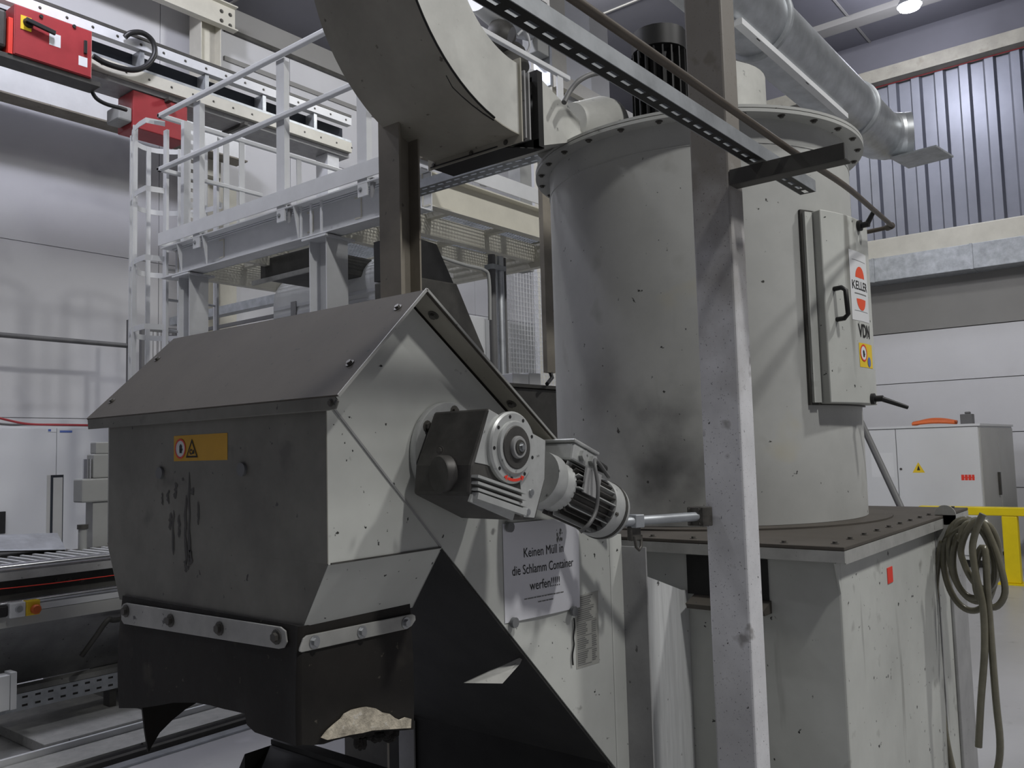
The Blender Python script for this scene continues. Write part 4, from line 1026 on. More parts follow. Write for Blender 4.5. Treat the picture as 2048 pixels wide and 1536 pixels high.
# perforated post and self-closing gate beside the ladder
gp = thing('perforated_post', 'white perforated strut post beside the ladder cage on the platform', 'post', (4.3, 6.98, ZD))
q0 = at(385, 260, Y=6.98)
mb = MB(); slotted(mb, lambda u, v: Vector((q0.x - .08 + v * 2, 6.98, ZD + u)), 0, ZR - ZD - .05, .085, .09, .035, .02); mb.build('perforated_web', M['white'], gp)
MB().box(q0.x - .084, q0.x - .08, 6.98, 7.03, ZD, ZR - .05).build('post_flange', M['white'], gp)
MB().box(q0.x + .09, q0.x + .094, 6.98, 7.03, ZD, ZR - .05).build('post_flange', M['white'], gp)

# ------------------------------------------------------------------ gantry beam with red drive boxes, on the left
gb_ = thing('gantry_beam', 'long gantry beam with white rails and dark web running along the left wall', 'beam', (6, 9.2, 5.7))
GY = 9.0; GX0, GX1 = 1.5, 7.75
def zg(py, px=300): return at(px, py, Y=GY).z
MB().box(GX0, GX1, GY + .0, GY + .12, zg(86), zg(80)).build('top_cap', M['dark'], gb_)
MB().box(GX0, GX1, GY - .0, GY + .10, zg(105), zg(87)).build('top_rail', M['white'], gb_)
MB().box(GX0, GX1, GY + .20, GY + .22, zg(142), zg(104)).build('web_plate', M['glass'], gb_)
MB().box(GX0, GX1, GY + .01, GY + .06, zg(147), zg(142)).build('toothed_rack', M['galvd'], gb_)
MB().box(GX0, GX1, GY - .0, GY + .48, zg(172), zg(148)).build('bottom_rail', M['cream'], gb_)
MB().box(GX0, GX1, GY + .06, GY + .46, zg(183), zg(172.5)).build('lower_box', M['greyst'], gb_)
x = 3.6; k = 0
while x < GX1:
    bolt(gb_, (x, GY, zg(96)), (0, -1, 0), .016, 'boltd'); bolt(gb_, (x + .1, GY, zg(160)), (0, -1, 0), .014, 'boltd')
    if k % 3 == 1: MB().box(x, x + .05, GY + .02, GY + .199, zg(141.8), zg(105.2)).build('web_rib', M['galvd'], gb_)
    x += .27; k += 1
for x in (5.0, 6.0):
    MB().box(x, x + .05, GY - .03, GY + .5, zg(190), zg(183.2)).build('cross_tie', M['dark'], gb_)
for px_ in (1.6, 7.4):
    MB().box(px_, px_ + .2, GY + .1, GY + .35, 0, zg(183.5)).build('beam_leg', M['white'], gb_)
# red drive box
rbx = thing('red_drive_box', 'red drive cabinet with black rotary handle hanging on the gantry beam', 'cabinet', (3.7, 8.75, 5.5))
RY = 8.74
c0 = at(28, 50, Y=RY); c1 = at(184, 110, Y=RY)
zt_ = at(110, 36, Y=RY).z; zb_ = at(110, 134, Y=RY).z
MB().box(c0.x, c1.x, RY, GY - .002, zb_, zt_).build('box_body', M['red'], rbx, bevel=.008)
MB().box(c0.x + .01, c1.x - .01, RY - .006, RY - .0005, zb_ + .01, zt_ - .01).build('box_door', M['red'], rbx, bevel=.003)
def rp_(px, py): return at(px, py, Y=RY - .007)
q = rp_(52, 45)
MB().box(q.x - .05, q.x + .05, RY - .012, RY - .0065, q.z - .08, q.z + .06).build('switch_plate', M['yellow2'], rbx)
MB().lathe([(.05, 0), (.04, .03)], (q.x + .02, RY - .0125, q.z), (0, -1, 0), 20).build('rotary_switch', M['black'], rbx, smooth=40)
MB().bar((q.x - .02, RY - .055, q.z + .01), (q.x + .26, RY - .055, q.z - .03), .03, .045).build('rotary_handle', M['black'], rbx, bevel=.006)
q = rp_(110, 80); MB().box(q.x - .055, q.x + .055, RY - .0075, RY - .0065, q.z - .065, q.z + .065).build('rating_label', M['labwhite'], rbx)
q = rp_(166, 123); MB().box(q.x - .045, q.x + .045, RY - .0075, RY - .0065, q.z - .05, q.z + .05).build('rating_label', M['labwhite'], rbx)
q = rp_(170, 95); MB().box(q.x - .015, q.x + .015, RY - .03, RY - .0065, q.z - .07, q.z + .07).build('door_latch', M['black'], rbx, bevel=.004)
for px_, py_ in ((82, 33), (148, 53)):
    q = rp_(px_, py_); MB().cyl((q.x, RY - .0065, q.z), (q.x, RY - .02, q.z), .018, n=12).build('door_lock', M['black'], rbx)
MB().box(c0.x - .3, c1.x + .1, RY + .02, GY - .003, zb_ - .05, zb_ - .002).build('carrier_plate', M['dark'], rbx)
q = at(8, 70, Y=RY); MB().box(q.x - .3, c0.x - .05, RY + .03, GY - .01, zb_ + .05, zt_ - .08).build('drive_motor', M['dark'], rbx, bevel=.03)
MB().box(c0.x - .045, c0.x - .005, RY + .01, GY - .01, zb_ + .0, zt_ - .15).build('coupling_guard', M['redm'], rbx)
# second red box under the beam
r2 = thing('red_lower_box', 'dark red drive box below the gantry beam, behind the platform corner', 'box', (4.7, 9.1, 5.2))
c0 = at(250, 222, Y=9.05); c1 = at(345, 250, Y=9.05)
zt2, zb2 = zg(184.5), at(300, 262, Y=9.05).z
MB().box(c0.x + .1, c1.x + .2, 9.07, 9.42, zb2, zt2).build('box_body', M['red'], r2, bevel=.01)
MB().box(c0.x - .06, c0.x + .098, 9.08, 9.36, zb2 + .05, zb2 + .22).build('motor_end', M['machg'], r2, bevel=.02)
# cable loop and hanging cables
pts = [at(186, 112, Y=8.93), at(215, 128, Y=8.93), at(262, 140, Y=8.93), at(292, 132, Y=8.93), at(309, 108, Y=8.93), at(305, 82, Y=8.93), at(285, 66, Y=8.93), at(262, 66, Y=8.93), at(250, 74, Y=8.95)]
tag(MB().tube(smooth_path(pts, 6), .030, 10).build('cable_loop', M['black'], smooth=60), 'thick black cable loop hanging from the red drive cabinet', 'cable')
pts = [at(182, 178, Y=8.97), at(192, 196, Y=8.95), at(212, 208, Y=8.95), at(240, 216, Y=8.97), at(252, 220, Y=9.0)]
tag(MB().tube(smooth_path(pts, 6), .022, 10).build('cable_sag', M['black'], smooth=60), 'black cable sagging under the beam towards the dark red box', 'cable')

# crane runway beam on the left wall
cb = thing('runway_beam', 'white crane runway beam with brown lower flange along the left wall', 'beam', (4, 10.4, 5.8))
zA = at(0, 184, Y=10.3).z; zT = at(0, 112, Y=10.3).z
MB().box(-2, 6.9, 10.3, 10.31, zA, zT).build('beam_web', M['white'], cb)
MB().box(-2, 6.9, 10.24, 10.52, zA - .02, zA).build('beam_flange', M['column'], cb)
MB().box(-2, 6.9, 10.24, 10.5, zT, zT + .02).build('beam_flange', M['white'], cb)
for x in (3.0, 6.4): MB().box(x, x + .25, 10.52, LY - .001, zA - .25, zA - .021).build('wall_bracket', M['cream'], cb)
# building column and tie beam, cream
bc = thing('hall_column', 'cream hall column with a bolted cross beam at the top left', 'column', (6.7, 10.75, 0))
xa = at(398, 110, Y=10.6).x; xb = at(424, 110, Y=10.6).x
MB().box(xa, xa + .012, 10.55, 10.85, 0, CZ - .002).box(xb + .10, xb + .112, 10.55, 10.85, 0, CZ - .002).box(xa + .012, xb + .10, 10.69, 10.70, 0, CZ - .002).build('column_profile', M['cream'], bc)
zc0 = at(470, 66, Y=10.5).z; zc1 = at(470, 36, Y=10.5).z
xe = at(470, 60, Y=10.5).x
MB().box(xa - 4.5, xe, 10.50, 10.51, zc0 + .02, zc1 + .12).build('tie_web', M['cream'], bc)
MB().box(xa - 4.5, xe, 10.42, 10.54, zc0, zc0 + .019).build('tie_flange', M['cream'], bc)
MB().box(xa - 4.5, xe, 10.42, 10.54, zc1 + .121, zc1 + .14).build('tie_flange', M['cream'], bc)
for dx, dz in ((-.22, .1), (-.08, .08), (-.22, .24), (-.08, .24)): bolt(bc, (xe + dx, 10.499, zc0 + dz), (0, -1, 0), .03, 'boltd')
struct(MB().box(7.0, RX, LY - .06, LY, 8.0, 8.06), 'trim_10', 'dark')
struct(MB().box(7.0, RX, LY - .05, LY, 8.06, CZ), 'trim_11', 'duskgrey')
struct(MB().box(7.0, RX, LY - .03, LY, 7.55, 7.62), 'trim_12', 'duskgrey')
hcx = at(420, 580, Y=10.9).x
struct(MB().box(hcx, at(470, 580, Y=10.9).x, 10.86, LY, 0, 5.6), 'trim_13', 'cream')

# thin pipe and fence post on the left wall
tag(MB().tube([at(-60, 664, Y=10.2), at(0, 669.5, Y=10.2), at(262, 692, Y=10.2)], .03, 8).build('wall_pipe', M['cable'], smooth=60), 'thin grey pipe running level in front of the left wall', 'pipe')
fp = thing('dark_fence', 'dark steel guard fence standing behind the ladder cage', 'fence', (5.2, 9.7, 0))
q = at(260, 640, Y=10.18)
MB().box(q.x - .03, q.x + .03, 10.15, 10.21, 0, q.z).build('fence_post', M['cable'], fp)
q2 = at(300, 655, Y=9.6)
MB().box(q2.x - .1, q2.x - .04, 9.6, 9.66, 0, q2.z + .02).build('fence_post', M['cable'], fp)
MB().box(q2.x - .03, q2.x + 1.3, 9.61, 9.64, q2.z - .04, q2.z + .02).build('fence_rail', M['cable'], fp)
MB().box(q2.x - .03, q2.x + 1.3, 9.61, 9.64, q2.z - .50, q2.z - .46).build('fence_rail', M['cable'], fp)
mb = MB()
for i in range(26): mb.box(q2.x + i * .05, q2.x + i * .05 + .006, 9.622, 9.628, .2, q2.z - .04)
for i in range(20): mb.box(q2.x - .03, q2.x + 1.3, 9.6285, 9.632, .2 + i * .1, .206 + i * .1)
mb.build('fence_mesh', M['cable'], fp, kind='stuff')
# grey cable duct rising past the platform columns
ka, kb = at(360, 640, X=5.6), at(560, 580, X=5.6)
kd = thing('cable_channel', 'dark grey cable channel running level behind the platform columns', 'channel', (5.6, 7.5, ka.z))
MB().box(5.6, 5.72, kb.y - 1.2, ka.y + .25, ka.z - .04, ka.z + .06).build('channel_body', M['galvd'], kd)
MB().box(5.6, 5.63, kb.y - 1.2, ka.y + .25, ka.z - .20, ka.z - .16).build('lower_pipe', M['cable'], kd)
for y_ in (kb.y - .8, ka.y - .3): MB().box(5.721, 5.77, y_, y_ + .05, 0, ka.z + .06).build('support_leg', M['cable'], kd)

# ------------------------------------------------------------------ left switch cabinets
sc = thing('switch_cabinet', 'light grey double-door switch cabinet against the left wall', 'cabinet', (4.6, 10.7, 0))
CYf = 10.35; cx0 = 3.0; cx1 = 5.6; cm = at(113, 900, Y=CYf).x; czt = at(113, 853, Y=CYf).z
MB().box(cx0, cx1, CYf + .02, LY - .01, 0, czt).build('carcass', M['cabinet'], sc)
wx0, wx1 = at(93, 1000, Y=CYf).x, at(127, 1000, Y=CYf).x; wz = at(110, 950, Y=CYf).z
MB().prism([(cx0, .1), (wx0, .1), (wx0, wz), (cm - .004, wz), (cm - .004, czt - .02), (cx0, czt - .02)], 'y', CYf, CYf + .0195).build('door', M['cabinet'], sc)
MB().prism([(cm + .004, wz), (wx1, wz), (wx1, .1), (cx1, .1), (cx1, czt - .02), (cm + .004, czt - .02)], 'y', CYf, CYf + .0195).build('door', M['cabinet'], sc)
MB().box(wx0, wx1, CYf + .012, CYf + .0195, .1, wz).build('window_recess', M['glass'], sc)
MB().box(wx0 + .075, wx1 - .01, CYf + .006, CYf + .0115, .1, wz - .03).build('inner_panel', M['cabside'], sc)
MB().box(wx0, wx0 + .04, CYf - .004, CYf + .0115, .1, wz).build('window_frame', M['cabside'], sc)
q = at(3, 1045, Y=CYf); MB().box(q.x - .03, q.x + .03, CYf - .03, CYf - .0005, q.z - .12, q.z + .12).build('door_handle', M['black'], sc)
q = at(107, 862, Y=CYf); MB().box(q.x - .06, q.x + .03, CYf - .003, CYf - .0005, q.z - .012, q.z + .02).build('name_plate', M['labwhite'], sc)
q = at(98, 861, Y=CYf); MB().box(q.x - .01, q.x + .02, CYf - .005, CYf - .0032, q.z - .01, q.z + .015).build('blue_mark', M['blue'], sc)
q = at(132, 863, Y=CYf); MB().box(q.x - .07, q.x + .07, CYf - .003, CYf - .0005, q.z - .012, q.z + .012).build('blue_plate', M['blue'], sc)
for i, (m_, dz, nm, lb) in enumerate((('red', .10, 'red', 'red cable lying along the top of the left switch cabinet'), ('cable', .04, 'dark', 'dark cable lying along the top of the left switch cabinet'))):
    pts = [(3.2, CYf + .1 + i * .06, czt + .26 - i * .14), (at(10, 845, Y=CYf + .1).x, CYf + .1 + i * .06, czt + .08 - i * .05), (at(60, 850, Y=CYf + .1).x, CYf + .1 + i * .06, czt + .03), (at(120, 850, Y=CYf + .1).x, CYf + .1 + i * .06, czt + .025), (at(200, 850, Y=CYf + .1).x, CYf + .1 + i * .06, czt + .02)]
    tag(MB().tube(smooth_path(pts, 5), .013, 8).build('loose_cable', M[m_], smooth=60), lb, 'cable')

# ------------------------------------------------------------------ conveyor machine at the lower left
cvm = thing('roller_machine', 'long grey machine bed with bright rails and slatted top at lower left', 'machine', (2.6, 5.7, 0))
MY = 5.40; mx0, mx1 = .9, 4.6
def zm(py, Y=MY): return at(110, py, Y=Y).z
MB().cyl((mx0, MY, zm(1124)), (mx1, MY, zm(1124)), .022, n=14).build('front_rail', M['chrome'], cvm, smooth=40)
MB().box(mx0, mx1, MY + .0, MY + .03, zm(1150), zm(1131)).build('rail_beam', M['greyst'], cvm)
MB().box(mx0, mx1, MY + .12, MY + .14, zm(1196), zm(1148)).build('recess_web', M['dark'], cvm)
MB().box(mx0, 2.74, MY + .03, MY + 1.2, zm(1133), zm(1128)).build('bed_plate', M['dark'], cvm)
MB().box(2.741, mx1, MY + .03, MY + .78, zm(1133), zm(1128)).build('bed_plate', M['dark'], cvm)
slat = None; k = 0; x = mx0 + .02
while x < 3.4:
    o = None
    if slat is None:
        o = MB().box(x, x + .020, MY + .08, MY + .62, zm(1128) + .001, zm(1128) + .014).build('bed_slat', M['white'], cvm); slat = o; sx0 = x
    else:
        o = slat.copy(); COL.objects.link(o); o.location = Vector(slat.location) + Vector((x - sx0, 0, 0))
        WORLD[o.name] = WORLD[slat.name]
    x += .075
MB().cyl((mx0, MY - .0, zm(1194)), (mx1, MY - .0, zm(1194)), .018, n=12).build('lower_rail', M['chrome'], cvm, smooth=40)
MB().box(mx0, mx1, MY + .018, MY + .125, zm(1200), zm(1193)).build('ledge', M['galv'], cvm)
MB().box(mx0, mx1, MY, MY + .02, zm(1214), zm(1201)).build('apron_panel', M['cabinet'], cvm)
MB().box(mx0, mx1, MY, MY + .02, zm(1240), zm(1215)).build('apron_panel', M['cabside'], cvm)
MB().sheet([(mx0, MY + .01, zm(1240)), (mx1, MY + .01, zm(1240)), (mx1, MY + .35, .26), (mx0, MY + .35, .26)], (0, .01, 0)).build('sloping_pan', M['greyst'], cvm)
MB().box(mx0, mx1, MY + .24, MY + .33, .22, .258).build('pan_edge', M['strap'], cvm)
pts = [at(300, 1225, Y=MY + .02), at(232, 1240, Y=MY - .01), at(216, 1240, Y=MY - .02), at(190, 1275, Y=MY + .0), at(163, 1312, Y=MY + .04)]
MB().tube(smooth_path(pts, 5), .016, 8).build('grab_rail', M['dark'], cvm, smooth=60)
for x in (1.2, 2.7, 4.2): MB().box(x, x + .1, MY + .4, MY + 1.1, 0, zm(1134)).build('bed_leg', M['machg'], cvm)
for px_ in (115, 138, 163):
    q = at(px_, 1160, Y=MY + .12); bolt(cvm, (q.x, MY + .12, q.z), (0, -1, 0), .018, 'dark' if False else 'boltd')
tag(MB().tube(smooth_path([at(-40, 1182, Y=MY - .03), at(0, 1178, Y=MY - .03), at(110, 1166, Y=MY - .03), at(225, 1151, Y=MY - .03), at(330, 1140, Y=MY - .03)], 3), .003, 6).build('trip_wire', M['redm'], smooth=60), 'thin red emergency trip wire along the machine bed', 'wire')
bx_ = thing('push_button_box', 'grey and orange push button box on the machine bed apron', 'control box', (2.2, 5.3, .75))
def pb(px, py, Y=MY - .065): return at(px, py, Y=Y)
a = pb(20, 1216); b = pb(52, 1216); c = pb(81, 1216); z0, z1 = pb(50, 1233).z, pb(50, 1203).z
MB().box(a.x, b.x, MY - .065, MY - .001, z0, z1).build('grey_housing', M['labwhite'], bx_, bevel=.006)
MB().box(b.x + .001, c.x, MY - .065, MY - .001, z0, z1).build('orange_housing', M['yellow2'], bx_, bevel=.006)
q = pb(38, 1218); MB().lathe([(.022, 0), (.018, .012)], (q.x, MY - .0655, q.z), (0, -1, 0), 16).build('push_button', M['chrome'], bx_, smooth=40)
q = pb(70, 1218); MB().lathe([(.026, 0), (.028, .02), (.02, .028)], (q.x, MY - .0655, q.z), (0, -1, 0), 16).build('stop_knob', M['orange'], bx_, smooth=40)
MB().box(a.x - .08, a.x - .002, MY - .05, MY - .001, z0 + .01, z1 - .01).build('cable_entry', M['black'], bx_, bevel=.01)
# slotted cable tray at the foot of the machine, with its junction box
tyy = 5.30
ta = thing('floor_cable_tray', 'slotted galvanised cable tray at the foot of the machine bed', 'tray', (2.5, tyy, .1))
zt0_, zt1_ = at(110, 1404, Y=tyy).z, at(110, 1372, Y=tyy).z
h_ = (zt1_ - zt0_) / 2
mb = MB()
for k in (0, 1): slotted(mb, lambda u, v, k=k: Vector((u, tyy, zt0_ + k * h_ + v)), 1.0, 4.4, h_, .07, .03, .012)
mb.build('tray_face', M['galvd'], ta)
MB().box(1.0, 4.4, tyy, tyy + .12, zt0_ - .003, zt0_).build('tray_floor', M['galvd'], ta)
MB().box(1.0, 4.4, tyy + .01, tyy + .012, zt0_, zt1_).build('tray_back', M['dark'], ta)
for x in (1.3, 2.6, 3.9): MB().box(x, x + .04, tyy + .02, tyy + .1, .1, zt0_ - .0035).build('tray_foot', M['dark'], ta)
q = at(28, 1385, Y=5.2)
jb = thing('junction_box', 'grey junction box at the left end of the floor cable tray', 'box', (q.x - .2, 5.25, .1))
zj0, zj1 = at(20, 1420, Y=5.2).z, at(20, 1350, Y=5.2).z
MB().box(q.x - .5, q.x - .02, 5.2, 5.285, max(zj0, .105), zj1).build('box_body', M['cabinet'], jb, bevel=.004)
MB().box(q.x - .019, q.x + .012, 5.195, 5.285, max(zj0, .105), zj1 + .01).build('box_rim', M['cabinet'], jb)
# plinth plates on the floor and the bright floor rail
pl = thing('floor_plinth', 'low grey machine plinth plates on the floor at lower left', 'plinth', (2.6, 5.1, 0))
MB().box(.6, 4.8, 4.66, 6.6, 0, .04).build('plinth_base', M['greyst'], pl)
MB().box(.6, 4.8, 4.66, 4.90, .04, .052).build('edge_plate', M['strap'], pl)
xx_ = [.7, 1.62, 2.06, 2.72, 2.86, 3.7, 3.84, 4.7]
for i in range(0, 8, 2): MB().box(xx_[i], xx_[i+1] - .03, 4.93, 5.75, .041, .10).build('plinth_plate', M['cabinet'] if False else M['strap'], pl, bevel=.004)
MB().box(1.0, 4.6, 4.905, 4.928, .041, .085).build('plinth_lip', M['white'], pl)
fr = thing('floor_rail', 'bright steel floor rail in front of the machine plinth', 'rail', (2.6, 4.55, 0))
MB().box(.4, 5.0, 4.50, 4.57, 0, .012).build('rail_strip', M['galv'], fr)
MB().box(.4, 5.0, 4.60, 4.64, 0, .03).build('rail_side', M['dark'], fr)
# sloping lid and the grey machine head behind
lid_ = thing('sloping_lid', 'bright sloping sheet lid lying on the far side of the machine bed', 'lid', (2.4, 6.15, 1.0))
la, lb_, lc, ld_ = at(-60, 1103, Y=6.1), at(132, 1099, Y=6.1), at(116, 1068, Y=6.35), at(-60, 1074, Y=6.35)
MB().sheet([la, lb_, lc, ld_], (0, .01, .008)).build('lid_sheet', M['galv'], lid_)
MB().sheet([(la.x, 6.115, la.z - .004), (lb_.x, 6.115, lb_.z - .004), (lb_.x, 6.36, lb_.z - .004), (la.x, 6.36, la.z - .004)], (0, 0, -.006)).build('lid_base', M['dark'], lid_)
MB().box(la.x, lb_.x, 6.3, 6.36, zm(1128), lb_.z - .011).build('lid_bearer', M['dark'], lid_)
mh = thing('milling_unit', 'grey cast milling unit on a pedestal just left of the hood', 'machine', (3.0, 6.4, 0))
def mhp(px, py): return at(px, py, Y=6.2)
a = mhp(164, 958); b = mhp(164, 1006)
MB().box(a.x, a.x + .75, 6.2, 6.34, b.z, a.z).build('head_block', M['machg'], mh, bevel=.012)
c = mhp(190, 892); d = mhp(190, 957)
MB().box(c.x, c.x + .6, 6.22, 6.33, a.z + .001, mhp(190, 908).z).build('head_upper', M['machg'], mh, bevel=.01)
MB().box(c.x + .02, c.x + .6, 6.23, 6.32, mhp(190, 908).z + .001, mhp(190, 884).z).build('head_cap', M['machg'], mh, bevel=.008)
MB().cyl((c.x - .03, 6.25, a.z + .001), (c.x - .03, 6.25, d.z + .14), .03, n=14).build('spindle', M['chrome'], mh, smooth=40)
e = mhp(188, 1050)
MB().box(e.x, e.x + .5, 6.22, 6.33, 0, b.z - .001).build('pedestal', M['machg'], mh)
vq = mhp(165, 1095)
vl = thing('bed_spindle', 'short grey spindle post standing on the machine bed', 'spindle', (vq.x, 6.0, 1.0))
q = at(165, 1080, Y=6.0)
MB().cyl((q.x, 6.0, zm(1128)), (q.x, 6.0, at(165, 1058, Y=6.0).z), .028, n=14).build('spindle_shaft', M['machg'], vl, smooth=40)
MB().cyl((q.x, 6.0, at(165, 1058, Y=6.0).z), (q.x, 6.0, at(165, 1049, Y=6.0).z), .036, n=14).build('spindle_cap', M['dark'], vl, smooth=40)

# ------------------------------------------------------------------ sludge skip under the hood
sk2 = thing('sludge_skip', 'black sludge skip standing under the torn skirt', 'skip', (1.1, 1.5, 0))
ZS = .90
A = at(552, 1492, Z=ZS); B = at(770, 1536, Z=ZS)
kx = (A.x + B.x) / 2
MB().prism([(kx - .30, .05), (kx - .02, .05), (kx, ZS), (kx - .025, ZS), (kx - .10, ZS - .06)], 'y', 1.15, A.y + .02).build('skip_body', M['under'], sk2)
MB().prism([(A.y + .0205, ZS - .002), (A.y + .07, ZS - .08), (A.y + .10, .05), (A.y + .0205, .05)], 'x', kx - .10, kx - .001).build('skip_end', M['under'], sk2)
MB().box(kx - .027, kx + .008, 1.15, A.y + .02, ZS + .0005, ZS + .012).build('skip_rim', M['under'], sk2)
for x in (kx - .20, kx - .11): MB().box(x, x + .06, 1.2, 1.8, 0, .049).build('skip_runner', M['dark'], sk2)

# ------------------------------------------------------------------ things behind the hood, under the platform
db = thing('dark_bin', 'dark grey sheet metal bin behind the hood, left of the vessel', 'bin', (3.85, 3.1, 0))
zt_ = at(1070, 777, Y=2.95).z
MB().box(3.0, 4.35, 2.95, 3.6, 0, zt_).build('bin_body', M['dark'], db, bevel=.006)
MB().box(2.98, 4.37, 2.93, 3.62, zt_ + .0005, zt_ + .02).build('bin_rim', M['dark'], db)
wbx = thing('white_control_box', 'small white control box standing on the dark bin', 'box', (4.0, 3.3, zt_ + .0205))
xa = at(1030, 770, Y=3.2).x; xb = at(1058, 770, Y=3.2).x; xc_ = at(1082, 770, Y=3.2).x; zb_ = zt_ + .021
MB().box(xa - .02, xb, 3.2, 3.4, zb_, at(1050, 748, Y=3.2).z).build('box_body', M['cabinet'], wbx, bevel=.004)
MB().box(xb + .004, xc_, 3.2, 3.4, zb_, at(1070, 746, Y=3.2).z).build('box_door', M['cabinet'], wbx, bevel=.004)
hb = thing('hanging_bar', 'narrow brown vertical steel bar with a small black handle, left of the vessel', 'bar', (4.0, 2.9, 2.05))
q = at(1091, 600, Y=2.9); q2 = at(1108, 600, Y=2.9)
MB().box(q.x, q2.x, 2.9, 2.93, at(1100, 745, Y=2.9).z, 3.60).build('bar_profile', M['column'], hb)
MB().box(q.x - .02, q2.x, 2.94, 3.88, 3.54, 3.60).build('bar_arm', M['column'], hb)
e = at(1104, 752, Y=2.9)
MB().tube([(e.x, 2.91, at(1104, 745, Y=2.9).z - .0005), (e.x, 2.90, e.z - .01), tuple(at(1094, 768, Y=2.88))], .012, 8).build('bar_handle', M['black'], hb, smooth=60)
# pair of vertical pipes
vp = thing('vertical_pipes', 'pair of vertical galvanised pipes with clips left of the vessel', 'pipe', (5.6, 4.6, 0))
for px_, m_, r_ in ((985, 'cable', .032), (1001, 'galv', .034), (1011, 'cable', .012)):
    q = at(px_, 600, Y=4.5); MB().cyl((q.x, 4.5, 0), (q.x, 4.5, ZB0 + .02), r_, n=16).build('pipe', M[m_], vp, smooth=40)
q = at(998, 535, Y=4.46); MB().box(q.x - .09, q.x + .09, 4.455, 4.545, q.z - .02, q.z + .02).build('pipe_clip', M['galvd'], vp)
# mesh guard and pale panel behind it
mg = thing('mesh_guard', 'fine grey mesh guard panel under the platform, left of the vessel', 'mesh guard', (7.3, 5.5, 0))
ga_ = at(1018, 600, Y=5.4); gb2 = at(1120, 600, Y=5.4)
mb = MB(); x = ga_.x - .1
while x < gb2.x + .3:
    mb.box(x, x + .006, 5.400, 5.406, .2, 3.5); x += .05
z = .2
while z < 3.5:
    mb.box(ga_.x - .1, gb2.x + .3, 5.4065, 5.411, z, z + .006); z += .05
mb.build('mesh_wires', M['cabinet'], mg, kind='stuff')
for x in (ga_.x - .14, gb2.x + .3): MB().box(x, x + .04, 5.39, 5.43, 0, 3.55).build('guard_post', M['cable'], mg)
cx_ = thing('white_enclosure', 'white machine enclosure panels standing behind the mesh guard', 'enclosure', (8.6, 7.2, 0))
for i, (a_, b_, z_) in enumerate(((7.2, 8.2, 3.3), (8.21, 9.3, 3.3))):
    MB().box(a_, b_, 7.0, 7.05, .1, z_).build('enclosure_panel', M['cabinet'], cx_)
MB().box(7.18, 9.32, 7.051, 7.6, 0, 3.32).build('enclosure_body', M['cabinet'], cx_)
# long curved machine cover seen between the platform columns
CXc = 5.05
cyA, cyB = at(547, 590, X=CXc).y, at(757, 560, X=CXc).y
czt = at(650, 541, X=CXc + .25).z
cvr = thing('curved_cover', 'long white machine cover with rounded top and fine ribs shaped as light stripes under the platform', 'cover', (CXc + .5, (cyA + cyB) / 2, 0))
prof = [(CXc, .3), (CXc, czt - .30)] + [(CXc + .30 * (1 - math.cos(a)), czt - .30 + .30 * math.sin(a)) for a in [PI / 2 * i / 6 for i in range(1, 7)]] + [(CXc + .8, czt), (CXc + .8, .3)]
MB().prism(prof, 'y', cyB, cyA).build('cover_shell', M['machw'], cvr, smooth=30)
MB().box(CXc + .05, CXc + .75, cyB + .05, cyA - .05, 0, .299).build('cover_foot', M['dark'], cvr)
z = czt - 1.5
while z < czt - .31:
    MB().box(CXc - .007, CXc - .0005, cyB + .01, cyA - .01, z, z + .03).build('light_stripe_rib', M['cabinet'], cvr); z += .075  # raised stripes stand for light falling through the deck grating
for f in (.22, .60):
    y_ = cyA + (cyB - cyA) * f
    MB().box(CXc - .016, CXc - .0075, y_ - .04, y_ + .04, .4, czt - .32).build('cover_strap', M['greyst'], cvr)
dm = thing('dark_machine', 'dark machine housing with sloping hood and grab rail behind the hood ridge', 'machine', (4.6, 4.4, 0))
xa, xb, xc2 = at(838, 560, Y=4.0).x, at(905, 560, Y=4.0).x, at(978, 640, Y=4.0).x
zt1, zt2, zt3 = at(860, 560, Y=4.0).z, at(930, 580, Y=4.0).z, at(975, 700, Y=4.0).z
MB().prism([(xa - .02, 0), (xc2, 0), (xc2, zt3), (xb + .1, zt2 + .05), (xa - .02, zt1 + .02)], 'y', 4.05, 4.42).build('machine_body', M['dark'], dm, bevel=.01)
MB().prism([(xa - .02, zt1 + .03), (xb + .12, zt2 + .06), (xb - .05, at(880, 480, Y=4.0).z), (xa - .02, at(860, 470, Y=4.0).z)], 'y', 4.1, 4.42).build('hood_plate', M['black'], dm)
MB().bar(at(845, 536, Y=4.28), at(905, 552, Y=4.28), .02, .035).build('light_strip', M['greyst'], dm)
pts = [at(842, 488, Y=4.2), at(868, 500, Y=4.2), at(876, 512, Y=4.2), at(930, 530, Y=4.2), at(968, 540, Y=4.2), at(978, 560, Y=4.2), at(980, 640, Y=4.2)]
MB().tube(smooth_path(pts, 5), .014, 8).build('grab_rail', M['machg'], dm, smooth=60)
# dark box added for the shade under the deck, and a cable tray
ud = thing('added_dark_box', 'dark box on hangers, added for the shade under the platform deck, left of the middle column', 'box', (4.7, 6.0, ZB0))
ub = at(520, 470, X=4.5); uc2 = at(606, 470, X=4.5)
MB().box(4.5, 5.3, uc2.y - .1, ub.y, ZB0 - .02, ZB0 + .16).build('box_body', M['dark'], ud, bevel=.01)
MB().box(4.48, 4.499, uc2.y - .1, ub.y + .1, ZB0 - .06, ZB0 - .02).build('box_rail', M['strap'], ud)
for y_ in (uc2.y, ub.y - .1): MB().box(4.9, 4.93, y_, y_ + .03, ZB0 + .161, ZD - .212).build('hanger', M['galvd'], ud)
ut = thing('deck_cable_tray', 'perforated cable tray under the platform deck, right of the middle column', 'tray', (4.4, 5.0, ZB0))
ua, ub2 = at(700, 425, X=4.3).y, at(762, 410, X=4.3).y; uz = at(730, 430, X=4.3).z
mb = MB()
